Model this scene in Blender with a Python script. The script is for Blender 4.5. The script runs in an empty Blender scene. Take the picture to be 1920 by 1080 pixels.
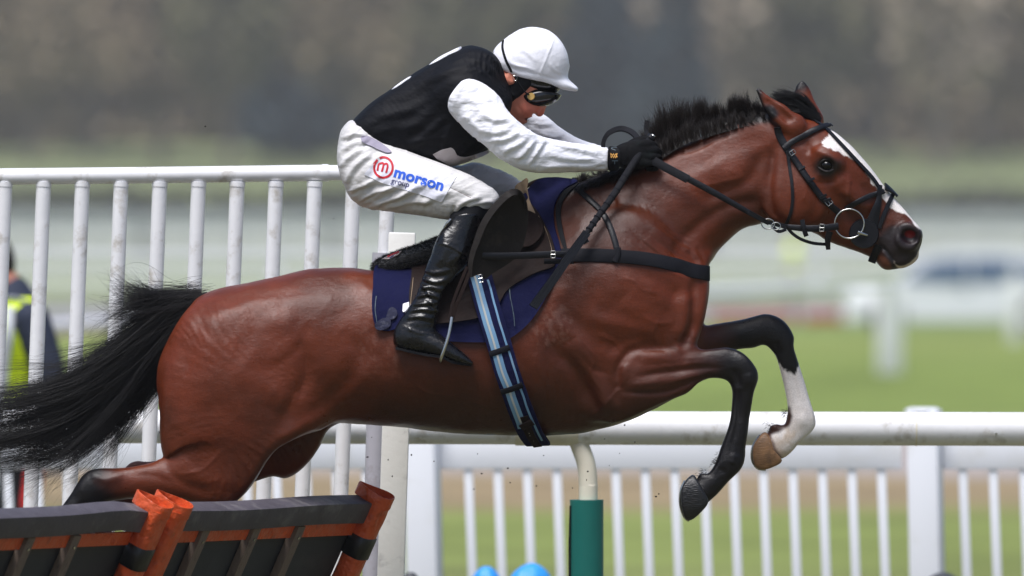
import bpy, bmesh, math, random
import numpy as np
from mathutils import Vector, Matrix
from mathutils.bvhtree import BVHTree
from mathutils.geometry import delaunay_2d_cdt
import openvdb as vdb

SC = bpy.context.scene
COL = SC.collection
RNG = np.random.default_rng(7)
random.seed(7)
R = math.radians

# ---------------------------------------------------------------- camera, light, exposure
CAM_Z, CAM_Y, FOCAL = 1.78, -36.16, 21333.0          # a 400 mm lens, 36 m from the horse
PITCH = math.atan(100.0 / FOCAL)
cam_data = bpy.data.cameras.new('camera')
cam = bpy.data.objects.new('camera', cam_data)
COL.objects.link(cam)
SC.camera = cam
cam.location = (0, CAM_Y, CAM_Z)
cam.rotation_euler = (math.pi / 2 - PITCH, 0, 0)
cam_data.sensor_width = 36.0
cam_data.lens = 400.0
cam_data.clip_start = 0.5
cam_data.clip_end = 6000.0
cam_data.dof.use_dof = True
cam_data.dof.focus_distance = 36.0
cam_data.dof.aperture_fstop = 3.7

SUN_EL, SUN_AZ = R(66), R(205)       # azimuth measured clockwise from +Y (north)
world = bpy.data.worlds.new('World')
SC.world = world
world.use_nodes = True
wn = world.node_tree
wn.nodes.clear()
sky = wn.nodes.new('ShaderNodeTexSky')
sky.sky_type = 'NISHITA'
sky.sun_disc = False
sky.sun_elevation = SUN_EL
sky.sun_rotation = SUN_AZ
sky.air_density = 1.0
sky.dust_density = 3.0
hsv = wn.nodes.new('ShaderNodeHueSaturation')        # a veil of cloud takes most of the blue
hsv.inputs['Saturation'].default_value = 1.1
bgn = wn.nodes.new('ShaderNodeBackground')
bgn.inputs['Strength'].default_value = 0.075
won = wn.nodes.new('ShaderNodeOutputWorld')
wn.links.new(sky.outputs[0], hsv.inputs['Color'])
wn.links.new(hsv.outputs[0], bgn.inputs['Color'])
wn.links.new(bgn.outputs[0], won.inputs['Surface'])
sun_d = bpy.data.lights.new('sun', 'SUN')
sun_d.energy = 2.6
sun_d.angle = R(30)
sun_d.color = (0.985, 0.98, 1.0)
sun = bpy.data.objects.new('sun', sun_d)
COL.objects.link(sun)
sd = Vector((math.sin(SUN_AZ) * math.cos(SUN_EL), math.cos(SUN_AZ) * math.cos(SUN_EL), math.sin(SUN_EL)))
sun.rotation_euler = sd.to_track_quat('Z', 'Y').to_euler()
SC.view_settings.view_transform = 'Standard'
SC.view_settings.look = 'None'
SC.view_settings.exposure = 0.67
SC.view_settings.gamma = 1.0
SC.view_settings.use_curve_mapping = False

# ---------------------------------------------------------------- helpers
_cp, _sp = math.cos(PITCH), math.sin(PITCH)


def P(u, v, y=0.0):
    """pixel of the 1920x1080 photograph at world depth y -> world point"""
    cx = (np.asarray(u, float) - 960.0) / FOCAL
    cz = -(np.asarray(v, float) - 540.0) / FOCAL
    dx, dy, dz = cx, _cp + cz * _sp, cz * _cp - _sp
    t = (np.asarray(y, float) - CAM_Y) / dy
    return np.stack(np.broadcast_arrays(dx * t, np.asarray(y, float) + 0 * t, CAM_Z + dz * t), -1)


def PX(p):
    """world points -> photo pixels"""
    p = np.asarray(p, float)
    x, y, z = p[..., 0], p[..., 1] - CAM_Y, p[..., 2] - CAM_Z
    f = y * _cp - z * _sp
    up = y * _sp + z * _cp
    return 960 + FOCAL * x / f, 540 - FOCAL * up / f


def lin(c):
    c = np.asarray(c, float) / 255.0
    return np.where(c <= 0.04045, c / 12.92, ((c + 0.055) / 1.055) ** 2.4)


def catmull(pts, n=8, closed=False):
    p = np.asarray(pts, float)
    m = len(p)
    out = []
    rng = range(m if closed else m - 1)
    for i in rng:
        if closed:
            a, b, c, d = p[(i - 1) % m], p[i], p[(i + 1) % m], p[(i + 2) % m]
        else:
            a, b, c, d = p[max(i - 1, 0)], p[i], p[i + 1], p[min(i + 2, m - 1)]
        t = np.linspace(0, 1, n, endpoint=False)[:, None]
        out.append(0.5 * (2 * b + (c - a) * t + (2 * a - 5 * b + 4 * c - d) * t ** 2 + (3 * b - a - 3 * c + d) * t ** 3))
    if not closed:
        out.append(p[-1:])
    return np.concatenate(out)


def noise3(p, seed=0):
    """smooth value noise in numpy, about -1..1"""
    p = np.asarray(p, float)
    i = np.floor(p).astype(np.int64)
    f = p - i
    f = f * f * (3 - 2 * f)
    r = np.zeros(p.shape[:-1])
    for dx in (0, 1):
        for dy in (0, 1):
            for dz in (0, 1):
                h = ((i[..., 0] + dx) * 374761393 + (i[..., 1] + dy) * 668265263 + (i[..., 2] + dz) * 2147483647 + seed * 974634777)
                h = (h ^ (h >> 13)) * 1274126177
                h = (h ^ (h >> 16)) & 0xffff
                w = (f[..., 0] if dx else 1 - f[..., 0]) * (f[..., 1] if dy else 1 - f[..., 1]) * (f[..., 2] if dz else 1 - f[..., 2])
                r += w * (h / 32767.5 - 1)
    return r


def fbm(p, oct=3, seed=0):
    p = np.asarray(p, float)
    return sum(noise3(p * 2 ** k, seed + k) * 0.5 ** k for k in range(oct))


def tag(o, label=None, cat=None, group=None, kind=None):
    if label: o['label'] = label
    if cat: o['category'] = cat
    if group: o['group'] = group
    if kind: o['kind'] = kind
    return o


def empty(name, loc=(0, 0, 0), label=None, cat=None, group=None):
    o = bpy.data.objects.new(name, None)
    COL.objects.link(o)
    o.location = [float(c) for c in loc]
    o.empty_display_size = 0.1
    tag(o, label, cat, group)
    return o


def mesh_obj(name, verts, faces, mat=None, parent=None, smooth=True, colors=None):
    me = bpy.data.meshes.new(name)
    verts = np.asarray(verts, float)
    if parent is not None:
        verts = verts - np.array(parent_loc(parent))
    if isinstance(faces, np.ndarray):
        me.vertices.add(len(verts))
        me.vertices.foreach_set('co', verts.astype(np.float32).ravel())
        k = faces.shape[1]
        me.loops.add(faces.size)
        me.loops.foreach_set('vertex_index', faces.astype(np.int32).ravel())
        me.polygons.add(len(faces))
        me.polygons.foreach_set('loop_start', np.arange(0, faces.size, k, dtype=np.int32))
        me.update(calc_edges=True)
        me.validate()
    else:
        me.from_pydata([tuple(v) for v in verts], [], [tuple(f) for f in faces])
    if smooth:
        me.polygons.foreach_set('use_smooth', np.ones(len(me.polygons), bool))
    if colors is not None:
        a = me.color_attributes.new('Col', 'FLOAT_COLOR', 'POINT')
        c = np.ones((len(verts), 4), np.float32)
        c[:, :colors.shape[1]] = colors
        a.data.foreach_set('color', c.ravel())
    me.update()
    if mat: me.materials.append(mat)
    o = bpy.data.objects.new(name, me)
    COL.objects.link(o)
    if parent is not None: o.parent = parent
    return o


def parent_loc(o):
    l = Vector((0, 0, 0))
    while o is not None:
        l += o.location
        o = o.parent
    return l


def share(o, parent=None, loc=None, rot=None, scale=None):
    c = o.copy()
    COL.objects.link(c)
    if parent is not None: c.parent = parent
    if loc is not None: c.location = loc
    if rot is not None: c.rotation_euler = rot
    if scale is not None: c.scale = scale
    return c


class MB:
    """collects simple solids, then links them as one mesh object"""
    def __init__(s): s.v, s.f = [], []

    def add(s, v, f):
        b = sum(len(a) for a in s.v)
        s.v.append(np.asarray(v, float))
        s.f += [tuple(b + i for i in q) for q in f]
        return s

    def box(s, c, size, bev=0.0, rot=None):
        bm = bmesh.new()
        bmesh.ops.create_cube(bm, size=1.0)
        bmesh.ops.scale(bm, vec=size, verts=bm.verts)
        if bev > 0:
            bmesh.ops.bevel(bm, geom=bm.edges[:], offset=bev, segments=2, affect='EDGES', profile=0.5)
        if rot is not None: bmesh.ops.transform(bm, matrix=rot, verts=bm.verts)
        bm.verts.ensure_lookup_table()
        v = [tuple(a.co + Vector(c)) for a in bm.verts]
        f = [tuple(a.index for a in q.verts) for q in bm.faces]
        bm.free()
        return s.add(v, f)

    def tube(s, path, rad, seg=16, cap=True, flat=1.0, up=(0, 0, 1)):
        path = np.asarray(path, float)
        n = len(path)
        rad = np.broadcast_to(np.asarray(rad, float), (n,))
        t = np.gradient(path, axis=0)
        t /= np.linalg.norm(t, axis=1)[:, None] + 1e-12
        up = np.asarray(up, float)
        if abs(t[0] @ up) > 0.95: up = np.array([1.0, 0, 0])
        a = np.cross(t[0], up); a /= np.linalg.norm(a)
        v = []
        for i in range(n):
            a = a - t[i] * (a @ t[i]); a /= np.linalg.norm(a)
            b = np.cross(t[i], a)
            for k in range(seg):
                an = 2 * math.pi * k / seg
                v.append(path[i] + rad[i] * (a * math.cos(an) + b * math.sin(an) * flat))
        f = [(i * seg + k, i * seg + (k + 1) % seg, (i + 1) * seg + (k + 1) % seg, (i + 1) * seg + k) for i in range(n - 1) for k in range(seg)]
        if cap:
            f.append(tuple(range(seg))[::-1])
            f.append(tuple((n - 1) * seg + k for k in range(seg)))
        return s.add(v, f)

    def prism(s, poly, d, origin=(0, 0, 0), ax=(1, 0, 0), ay=(0, 0, 1), az=(0, 1, 0)):
        poly = np.asarray(poly, float)
        o, ax, ay, az = (np.asarray(q, float) for q in (origin, ax, ay, az))
        a = o + poly[:, :1] * ax + poly[:, 1:2] * ay
        n = len(poly)
        v = np.concatenate([a, a + az * d])
        f = [tuple(range(n)), tuple(range(2 * n - 1, n - 1, -1))] + [((i + 1) % n, i, n + i, n + (i + 1) % n) for i in range(n)]
        return s.add(v, f)

    def build(s, name, mat, parent=None, smooth=True, angle=40):
        o = mesh_obj(name, np.concatenate(s.v), s.f, mat, parent, smooth=False)
        bm = bmesh.new(); bm.from_mesh(o.data)
        bmesh.ops.recalc_face_normals(bm, faces=bm.faces)
        if smooth:
            for fc in bm.faces: fc.smooth = True
            for e in bm.edges:
                if len(e.link_faces) == 2 and e.calc_face_angle(0) > R(angle): e.smooth = False
        bm.to_mesh(o.data); bm.free()
        return o


# ---------------------------------------------------------------- materials
def mat(name, color, rough=0.5, spec=0.5, metal=0.0, bump=None, var=None, coat=0.0, sheen=0.0, attr=False, trans=0.0, coords='Object', dirt=None, rvar=None):
    """bump: list of (scale, strength, detail[, stretch xyz]); var: (scale, amount) of colour noise; dirt: (colour, scale, amount)"""
    m = bpy.data.materials.new(name)
    m.use_nodes = True
    nt = m.node_tree
    N, L = nt.nodes, nt.links
    b = N['Principled BSDF']
    b.inputs['Roughness'].default_value = rough
    b.inputs['Specular IOR Level'].default_value = spec
    b.inputs['Metallic'].default_value = metal
    b.inputs['Coat Weight'].default_value = coat
    b.inputs['Coat Roughness'].default_value = 0.12
    b.inputs['Sheen Weight'].default_value = sheen
    b.inputs['Transmission Weight'].default_value = trans
    tc = N.new('ShaderNodeTexCoord')
    if attr:
        src = N.new('ShaderNodeVertexColor'); src.layer_name = 'Col'
        csock = src.outputs['Color']
    else:
        src = N.new('ShaderNodeRGB'); src.outputs[0].default_value = (*[float(x) for x in color[:3]], 1)
        csock = src.outputs[0]
    if var:
        no = N.new('ShaderNodeTexNoise'); no.inputs['Scale'].default_value = var[0]; no.inputs['Detail'].default_value = 5
        L.new(tc.outputs[coords], no.inputs['Vector'])
        mr = N.new('ShaderNodeMapRange')
        mr.inputs['From Min'].default_value = 0.3; mr.inputs['From Max'].default_value = 0.7
        mr.inputs['To Min'].default_value = 1 - var[1]; mr.inputs['To Max'].default_value = 1 + var[1]
        L.new(no.outputs['Fac'], mr.inputs['Value'])
        mx = N.new('ShaderNodeVectorMath'); mx.operation = 'SCALE'
        L.new(csock, mx.inputs[0]); L.new(mr.outputs[0], mx.inputs['Scale'])
        csock = mx.outputs[0]
    if dirt:
        no = N.new('ShaderNodeTexNoise'); no.inputs['Scale'].default_value = dirt[1]; no.inputs['Detail'].default_value = 8; no.inputs['Roughness'].default_value = 0.65
        L.new(tc.outputs[coords], no.inputs['Vector'])
        mr = N.new('ShaderNodeMapRange')
        mr.inputs['From Min'].default_value = 0.55; mr.inputs['From Max'].default_value = 0.75
        mr.inputs['To Min'].default_value = 0; mr.inputs['To Max'].default_value = dirt[2]
        L.new(no.outputs['Fac'], mr.inputs['Value'])
        mx = N.new('ShaderNodeMix'); mx.data_type = 'RGBA'
        L.new(mr.outputs[0], mx.inputs['Factor']); L.new(csock, mx.inputs['A'])
        mx.inputs['B'].default_value = (*dirt[0], 1)
        csock = mx.outputs['Result']
    L.new(csock, b.inputs['Base Color'])
    if rvar:
        no = N.new('ShaderNodeTexNoise'); no.inputs['Scale'].default_value = rvar[0]; no.inputs['Detail'].default_value = 6; no.inputs['Roughness'].default_value = .6
        L.new(tc.outputs[coords], no.inputs['Vector'])
        mr = N.new('ShaderNodeMapRange')
        mr.inputs['From Min'].default_value = 0.32; mr.inputs['From Max'].default_value = 0.68
        mr.inputs['To Min'].default_value = rough - rvar[1]; mr.inputs['To Max'].default_value = rough + rvar[1]
        L.new(no.outputs['Fac'], mr.inputs['Value']); L.new(mr.outputs[0], b.inputs['Roughness'])
    last = None
    for bp in (bump or []):
        no = N.new('ShaderNodeTexNoise'); no.inputs['Scale'].default_value = bp[0]; no.inputs['Detail'].default_value = bp[2]
        if len(bp) > 3:
            mp = N.new('ShaderNodeMapping'); mp.inputs['Scale'].default_value = bp[3]
            if len(bp) > 4: mp.inputs['Rotation'].default_value = bp[4]
            L.new(tc.outputs[coords], mp.inputs['Vector']); L.new(mp.outputs[0], no.inputs['Vector'])
        else:
            L.new(tc.outputs[coords], no.inputs['Vector'])
        bn = N.new('ShaderNodeBump'); bn.inputs['Strength'].default_value = 1.0; bn.inputs['Distance'].default_value = bp[1]
        L.new(no.outputs['Fac'], bn.inputs['Height'])
        if last: L.new(last, bn.inputs['Normal'])
        last = bn.outputs[0]
    if last: L.new(last, b.inputs['Normal'])
    return m


# ---------------------------------------------------------------- implicit modelling
class Field:
    """signed distance samples on a box; y is the depth axis"""
    def __init__(s, lo, hi, h):
        s.h = h
        s.lo = np.array(lo, float)
        s.n = np.ceil((np.array(hi) - s.lo) / h).astype(int) + 1
        s.ax = [s.lo[k] + h * np.arange(s.n[k]) for k in range(3)]
        s.d = np.full(s.n, 0.2, np.float32)

    def sub(s):
        g = Field.__new__(Field)
        g.h, g.lo, g.n, g.ax = s.h, s.lo, s.n, s.ax
        g.d = np.full(s.n, 0.2, np.float32)
        return g

    def rng(s, lo, hi, m):
        r = []
        for k in range(3):
            a = int(np.clip(np.floor((lo[k] - m - s.lo[k]) / s.h), 0, s.n[k]))
            b = int(np.clip(np.ceil((hi[k] + m - s.lo[k]) / s.h) + 1, 0, s.n[k]))
            r.append(slice(a, b))
        return tuple(r)

    def merge(s, sl, d, k, cut=False):
        e = s.d[sl]
        if cut:
            hh = np.maximum(k - np.abs(e + d), 0) / k
            s.d[sl] = np.maximum(e, -d) + hh * hh * k * 0.25
        else:
            hh = np.maximum(k - np.abs(e - d), 0) / k
            s.d[sl] = np.minimum(e, d) - hh * hh * k * 0.25

    def tube(s, pts, k=0.02, n=2.0, cut=False, mirror=False):
        """pts: (u, v, y, in-plane radius in px, depth radius in m)"""
        q = catmull(pts, 8)
        w = P(q[:, 0], q[:, 1], q[:, 2])
        px = 590.0
        a, b, cy = np.maximum(q[:, 3] / px, 0.002), np.maximum(q[:, 4], 0.002), q[:, 2]
        m = 0.03 + k
        sl = s.rng((np.min(w[:, 0] - a), np.min(cy - b), np.min(w[:, 2] - a)), (np.max(w[:, 0] + a), np.max(cy + b), np.max(w[:, 2] + a)), m)
        X, Z = s.ax[0][sl[0]][:, None], s.ax[2][sl[2]][None, :]
        best = np.full((X.shape[0], Z.shape[1]), 1e9)
        A, B, C = (np.zeros_like(best) for _ in range(3))
        for i in range(len(q) - 1):
            x0, z0, x1, z1 = w[i, 0], w[i, 2], w[i + 1, 0], w[i + 1, 2]
            dx, dz = x1 - x0, z1 - z0
            t = np.clip(((X - x0) * dx + (Z - z0) * dz) / (dx * dx + dz * dz + 1e-12), 0, 1)
            dd = np.hypot(X - x0 - t * dx, Z - z0 - t * dz)
            aa = a[i] + t * (a[i + 1] - a[i])
            key = dd / aa
            mk = key < best
            best = np.where(mk, key, best)
            A = np.where(mk, aa, A)
            B = np.where(mk, b[i] + t * (b[i + 1] - b[i]), B)
            C = np.where(mk, cy[i] + t * (cy[i + 1] - cy[i]), C)
        S = (best * A)[:, None, :]
        Y = s.ax[1][sl[1]][None, :, None] - C[:, None, :]
        F = ((S / A[:, None, :]) ** n + (np.abs(Y) / B[:, None, :]) ** n) ** (1.0 / n)
        rho = np.sqrt(S * S + Y * Y)
        d = rho * (1 - 1 / np.maximum(F, 0.02))
        d = np.where(rho < 1e-4, -np.minimum(A, B)[:, None, :], d).astype(np.float32)
        s.merge(sl, d, k, cut)
        if mirror:
            s.tube([(p[0], p[1], -p[2], p[3], p[4]) for p in pts], k, n, cut)

    def pairs(s, pts, k=0.02, n=2.0):
        """pts: ((u,v) one edge, (u,v) other edge, y, depth radius)"""
        s.tube([((p[0][0] + p[1][0]) / 2, (p[0][1] + p[1][1]) / 2, p[2], math.hypot(p[0][0] - p[1][0], p[0][1] - p[1][1]) / 2, p[3]) for p in pts], k, n)

    def blob(s, u, v, y, ru, ry, rv, ang=0, k=0.02, cut=False, mirror=False, n=2.0):
        c = P(u, v, y); a, b, ca, sa = ru / 590.0, rv / 590.0, math.cos(R(ang)), math.sin(R(ang))
        r = max(a, b)
        sl = s.rng((c[0] - r, c[1] - ry, c[2] - r), (c[0] + r, c[1] + ry, c[2] + r), 0.03 + k)
        X = s.ax[0][sl[0]][:, None, None] - c[0]; Y = s.ax[1][sl[1]][None, :, None] - c[1]; Z = s.ax[2][sl[2]][None, None, :] - c[2]
        X1, Z1 = X * ca + Z * sa, -X * sa + Z * ca
        F = (np.abs(X1 / a) ** n + np.abs(Y / ry) ** n + np.abs(Z1 / b) ** n) ** (1 / n)
        rho = np.sqrt(X * X + Y * Y + Z * Z)
        d = np.where(rho < 1e-4, -min(a, b, ry), rho * (1 - 1 / np.maximum(F, 0.02))).astype(np.float32)
        s.merge(sl, d, k, cut)
        if mirror: s.blob(u, v, -y, ru, ry, rv, ang, k, cut, False, n)

    def clamp(s, poly, y=0.0, k=0.03, n=5):
        """keep only what lies inside the outline (pixels) at depth y"""
        T = s.poly2d(poly, y, n)[:, None, :]
        hh = np.maximum(k - np.abs(s.d - T), 0) / k
        s.d = (np.maximum(s.d, T) + hh * hh * k * 0.25).astype(np.float32)

    def poly2d(s, poly, y, n=5):
        q = catmull(poly, n, True) if n > 1 else np.asarray(poly, float)
        w = P(q[:, 0], q[:, 1], y)[:, [0, 2]]
        X, Z = s.ax[0][:, None], s.ax[2][None, :]
        best = np.full((len(s.ax[0]), len(s.ax[2])), 1e9); ins = np.zeros(best.shape, bool)
        for i in range(len(w)):
            x0, z0 = w[i]; x1, z1 = w[(i + 1) % len(w)]
            dx, dz = x1 - x0, z1 - z0
            t = np.clip(((X - x0) * dx + (Z - z0) * dz) / (dx * dx + dz * dz + 1e-12), 0, 1)
            best = np.minimum(best, (X - x0 - t * dx) ** 2 + (Z - z0 - t * dz) ** 2)
            if z0 != z1:
                c = ((z0 > Z) != (z1 > Z)) & (X < (x1 - x0) * (Z - z0) / (z1 - z0) + x0)
                ins ^= c
        d = np.sqrt(best)
        return np.where(ins, -d, d).astype(np.float32)

    def join(s, g, k=0.03):
        hh = np.maximum(k - np.abs(s.d - g.d), 0) / k
        s.d = np.minimum(s.d, g.d) - hh * hh * k * 0.25

    def mesh(s, iso=0.0):
        g = vdb.FloatGrid(0.2)
        g.copyFromArray(np.clip(s.d, -0.2, 0.2))
        v, q = g.convertToQuads(iso)
        v = s.lo + v.astype(float) * s.h
        q = q[:, ::-1].astype(np.int64)
        # drop specks: keep everything, orientation check by signed volume
        a, b, c = v[q[:, 0]], v[q[:, 1]], v[q[:, 2]]
        if np.sum(np.einsum('ij,ij->i', a, np.cross(b, c))) + np.sum(np.einsum('ij,ij->i', a, np.cross(c, v[q[:, 3]]))) < 0:
            q = q[:, ::-1]
        return relax(v, q, 1), q


def relax(v, q, it=1, f=0.5):
    for _ in range(it):
        acc = np.zeros_like(v); cnt = np.zeros(len(v))
        for k in range(4):
            a, b = q[:, k], q[:, (k + 1) % 4]
            for c in range(3):
                acc[:, c] += np.bincount(a, v[b, c], len(v)) + np.bincount(b, v[a, c], len(v))
            cnt += np.bincount(a, minlength=len(v)) + np.bincount(b, minlength=len(v))
        v = v + f * (acc / np.maximum(cnt, 1)[:, None] - v)
    return v


def normals(v, q):
    fn = np.cross(v[q[:, 2]] - v[q[:, 0]], v[q[:, 3]] - v[q[:, 1]])
    n = np.zeros_like(v)
    for k in range(4):
        for c in range(3):
            n[:, c] += np.bincount(q[:, k], fn[:, c], len(v))
    return n / (np.linalg.norm(n, axis=1)[:, None] + 1e-12)


def pathdist(u, v, path, n=6):
    """distance in px to a smooth px path and the parameter 0..1 along it"""
    q = catmull(path, n)
    L = np.concatenate([[0], np.cumsum(np.hypot(*np.diff(q, axis=0).T))]); L /= L[-1]
    best = np.full(u.shape, 1e9); T = np.zeros(u.shape); S = np.zeros(u.shape)
    for i in range(len(q) - 1):
        x0, y0 = q[i]; dx, dy = q[i + 1] - q[i]
        t = np.clip(((u - x0) * dx + (v - y0) * dy) / (dx * dx + dy * dy + 1e-9), 0, 1)
        ex, ey = u - x0 - t * dx, v - y0 - t * dy
        d = ex * ex + ey * ey
        m = d < best
        best = np.where(m, d, best); T = np.where(m, L[i] + t * (L[i + 1] - L[i]), T)
        S = np.where(m, np.sign(dx * ey - dy * ex), S)
    return np.sqrt(best), T, S


def sculpt(v, q, strokes, side=-1, ylim=None, both=False):
    """strokes: (px path, width px, height m[, kind]) kind 'g' gaussian, 's' step: raised on the right of the path, fades out"""
    nn = normals(v, q)
    u0, v0 = PX(v)
    disp = np.zeros(len(v))
    for st in strokes:
        path, w, hgt = st[:3]
        kind = st[3] if len(st) > 3 else 'g'
        pa = np.asarray(path, float)
        m = (u0 > pa[:, 0].min() - 4 * w) & (u0 < pa[:, 0].max() + 4 * w) & (v0 > pa[:, 1].min() - 4 * w) & (v0 < pa[:, 1].max() + 4 * w)
        if not both: m &= (nn[:, 1] * side > -0.1)
        if ylim is not None: m &= (v[:, 1] > ylim[0]) & (v[:, 1] < ylim[1])
        idx = np.nonzero(m)[0]
        if not len(idx): continue
        if len(pa) == 1:
            d = np.hypot(u0[idx] - pa[0, 0], v0[idx] - pa[0, 1]); g = np.exp(-(d / w) ** 2)
        else:
            d, t, s_ = pathdist(u0[idx], v0[idx], pa)
            taper = np.clip(np.minimum(t, 1 - t) * 5, 0, 1) ** 0.7
            taper = np.where((t <= 0) | (t >= 1), 0, taper)
            if kind == 's': g = np.where(s_ > 0, np.exp(-(d / (2.2 * w)) ** 2), -0.0) - 0.45 * np.exp(-((d - 0.4 * w * -s_) / (0.8 * w)) ** 2)
            elif kind == 'f': g = np.exp(-(d / w) ** 2) - 0.6 * np.exp(-((d * s_ - 1.6 * w) / (1.2 * w)) ** 2)
            else: g = np.exp(-(d / w) ** 2)
            g = g * taper
        disp[idx] += hgt * g
    return v + nn * disp[:, None]


def bvh_of(*vq):
    vs, fs, b = [], [], 0
    for v, q in vq:
        vs.append(v); fs.append(q + b); b += len(v)
    return BVHTree.FromPolygons([tuple(a) for a in np.concatenate(vs)], [tuple(a) for a in np.concatenate(fs).tolist()])


def wrinkle(v, q, ang, across, along, amp, seed, mask=None):
    """sharp cloth creases running along the picture-plane direction ang"""
    nn = normals(v, q)
    a = R(ang); e1 = np.array([math.cos(a), 0, -math.sin(a)]); e2 = np.array([math.sin(a), 0, math.cos(a)])
    w = noise3(v * 9, seed + 5) * .05
    p = np.stack([(v @ e1) * along, v[:, 1] * along * 1.5, (v @ e2 + w * .5) * across], 1)
    r1 = 1 - np.abs(noise3(p, seed)) * 2.2
    r2 = 1 - np.abs(noise3(p * 2.1 + 7, seed + 1)) * 2.2
    env = np.clip(.55 + .9 * noise3(v * 7, seed + 2), 0, 1.2)
    d = amp * env * (np.clip(r1, -.3, 1) + .45 * np.clip(r2, -.3, 1))
    return v + nn * (d if mask is None else d * mask)[:, None]


CAMV = Vector((0, CAM_Y, CAM_Z))


def cast(tree, u, v, maxy=1.0):
    d = Vector(P(u, v, 0.0)) - CAMV
    d.normalize()
    h = tree.ray_cast(CAMV, d)
    if h[0] is None or h[0].y > maxy: return None, None
    return np.array(h[0]), np.array(h[1])


def cast_path(tree, path, step=5.0, smooth=4, default=-0.1):
    q = catmull(path, 20)
    L = np.concatenate([[0], np.cumsum(np.hypot(*np.diff(q, axis=0).T))])
    m = max(int(L[-1] / step), 3)
    s = np.linspace(0, L[-1], m)
    u, v = np.interp(s, L, q[:, 0]), np.interp(s, L, q[:, 1])
    ys, ns = np.full(m, np.nan), np.full((m, 3), np.nan)
    for i in range(m):
        h, n = cast(tree, u[i], v[i])
        if h is not None: ys[i] = h[1]; ns[i] = n
    ok = ~np.isnan(ys)
    if ok.any():
        ys = np.interp(s, s[ok], ys[ok])
        ns = np.stack([np.interp(s, s[ok], ns[ok, c]) for c in range(3)], 1)
    else:
        ys[:] = default; ns[:] = (0, -1, 0)
    for _ in range(smooth):
        ys[1:-1] = (ys[:-2] + 2 * ys[1:-1] + ys[2:]) / 4
        ns[1:-1] = (ns[:-2] + 2 * ns[1:-1] + ns[2:]) / 4
    ns /= np.linalg.norm(ns, axis=1)[:, None]
    return P(u, v, ys), ns


def ribbon(path, nrm, width, thick, name, mt, parent=None, closed=False, off=0.0):
    """flat strap with rounded edges along path; nrm points away from the body"""
    path = np.asarray(path, float) + np.asarray(nrm) * (off + thick / 2)
    n = len(path)
    width = np.broadcast_to(np.asarray(width, float), (n,))
    if closed:
        t = np.roll(path, -1, 0) - np.roll(path, 1, 0)
    else:
        t = np.gradient(path, axis=0)
    t /= np.linalg.norm(t, axis=1)[:, None] + 1e-12
    w = np.cross(t, nrm); w /= np.linalg.norm(w, axis=1)[:, None] + 1e-12
    k = np.cross(w, t)
    prof = np.array([(-1, -.5), (-1, .2), (-.88, .5), (.88, .5), (1, .2), (1, -.5)])
    v = (path[:, None, :] + prof[None, :, :1] * (width / 2)[:, None, None] * w[:, None, :] + prof[None, :, 1:] * thick * k[:, None, :]).reshape(-1, 3)
    m = len(prof)
    f = []
    for i in range(n if closed else n - 1):
        j = (i + 1) % n
        for a in range(m):
            b = (a + 1) % m
            f.append((i * m + a, i * m + b, j * m + b, j * m + a))
    if not closed:
        f.append(tuple(range(m))[::-1]); f.append(tuple((n - 1) * m + a for a in range(m)))
    mb = MB(); mb.add(v, f)
    return mb.build(name, mt, parent, angle=50)


def strap(tree, path, wpx, name, mt, parent=None, thick=0.004, off=0.001, smooth=4, step=5.0):
    p, n = cast_path(tree, path, step, smooth)
    return ribbon(p, n, np.asarray(wpx) / 590.0 if np.ndim(wpx) == 0 else np.interp(np.linspace(0, 1, len(p)), np.linspace(0, 1, len(wpx)), wpx) / 590.0, thick, name, mt, parent, off=off)


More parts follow.
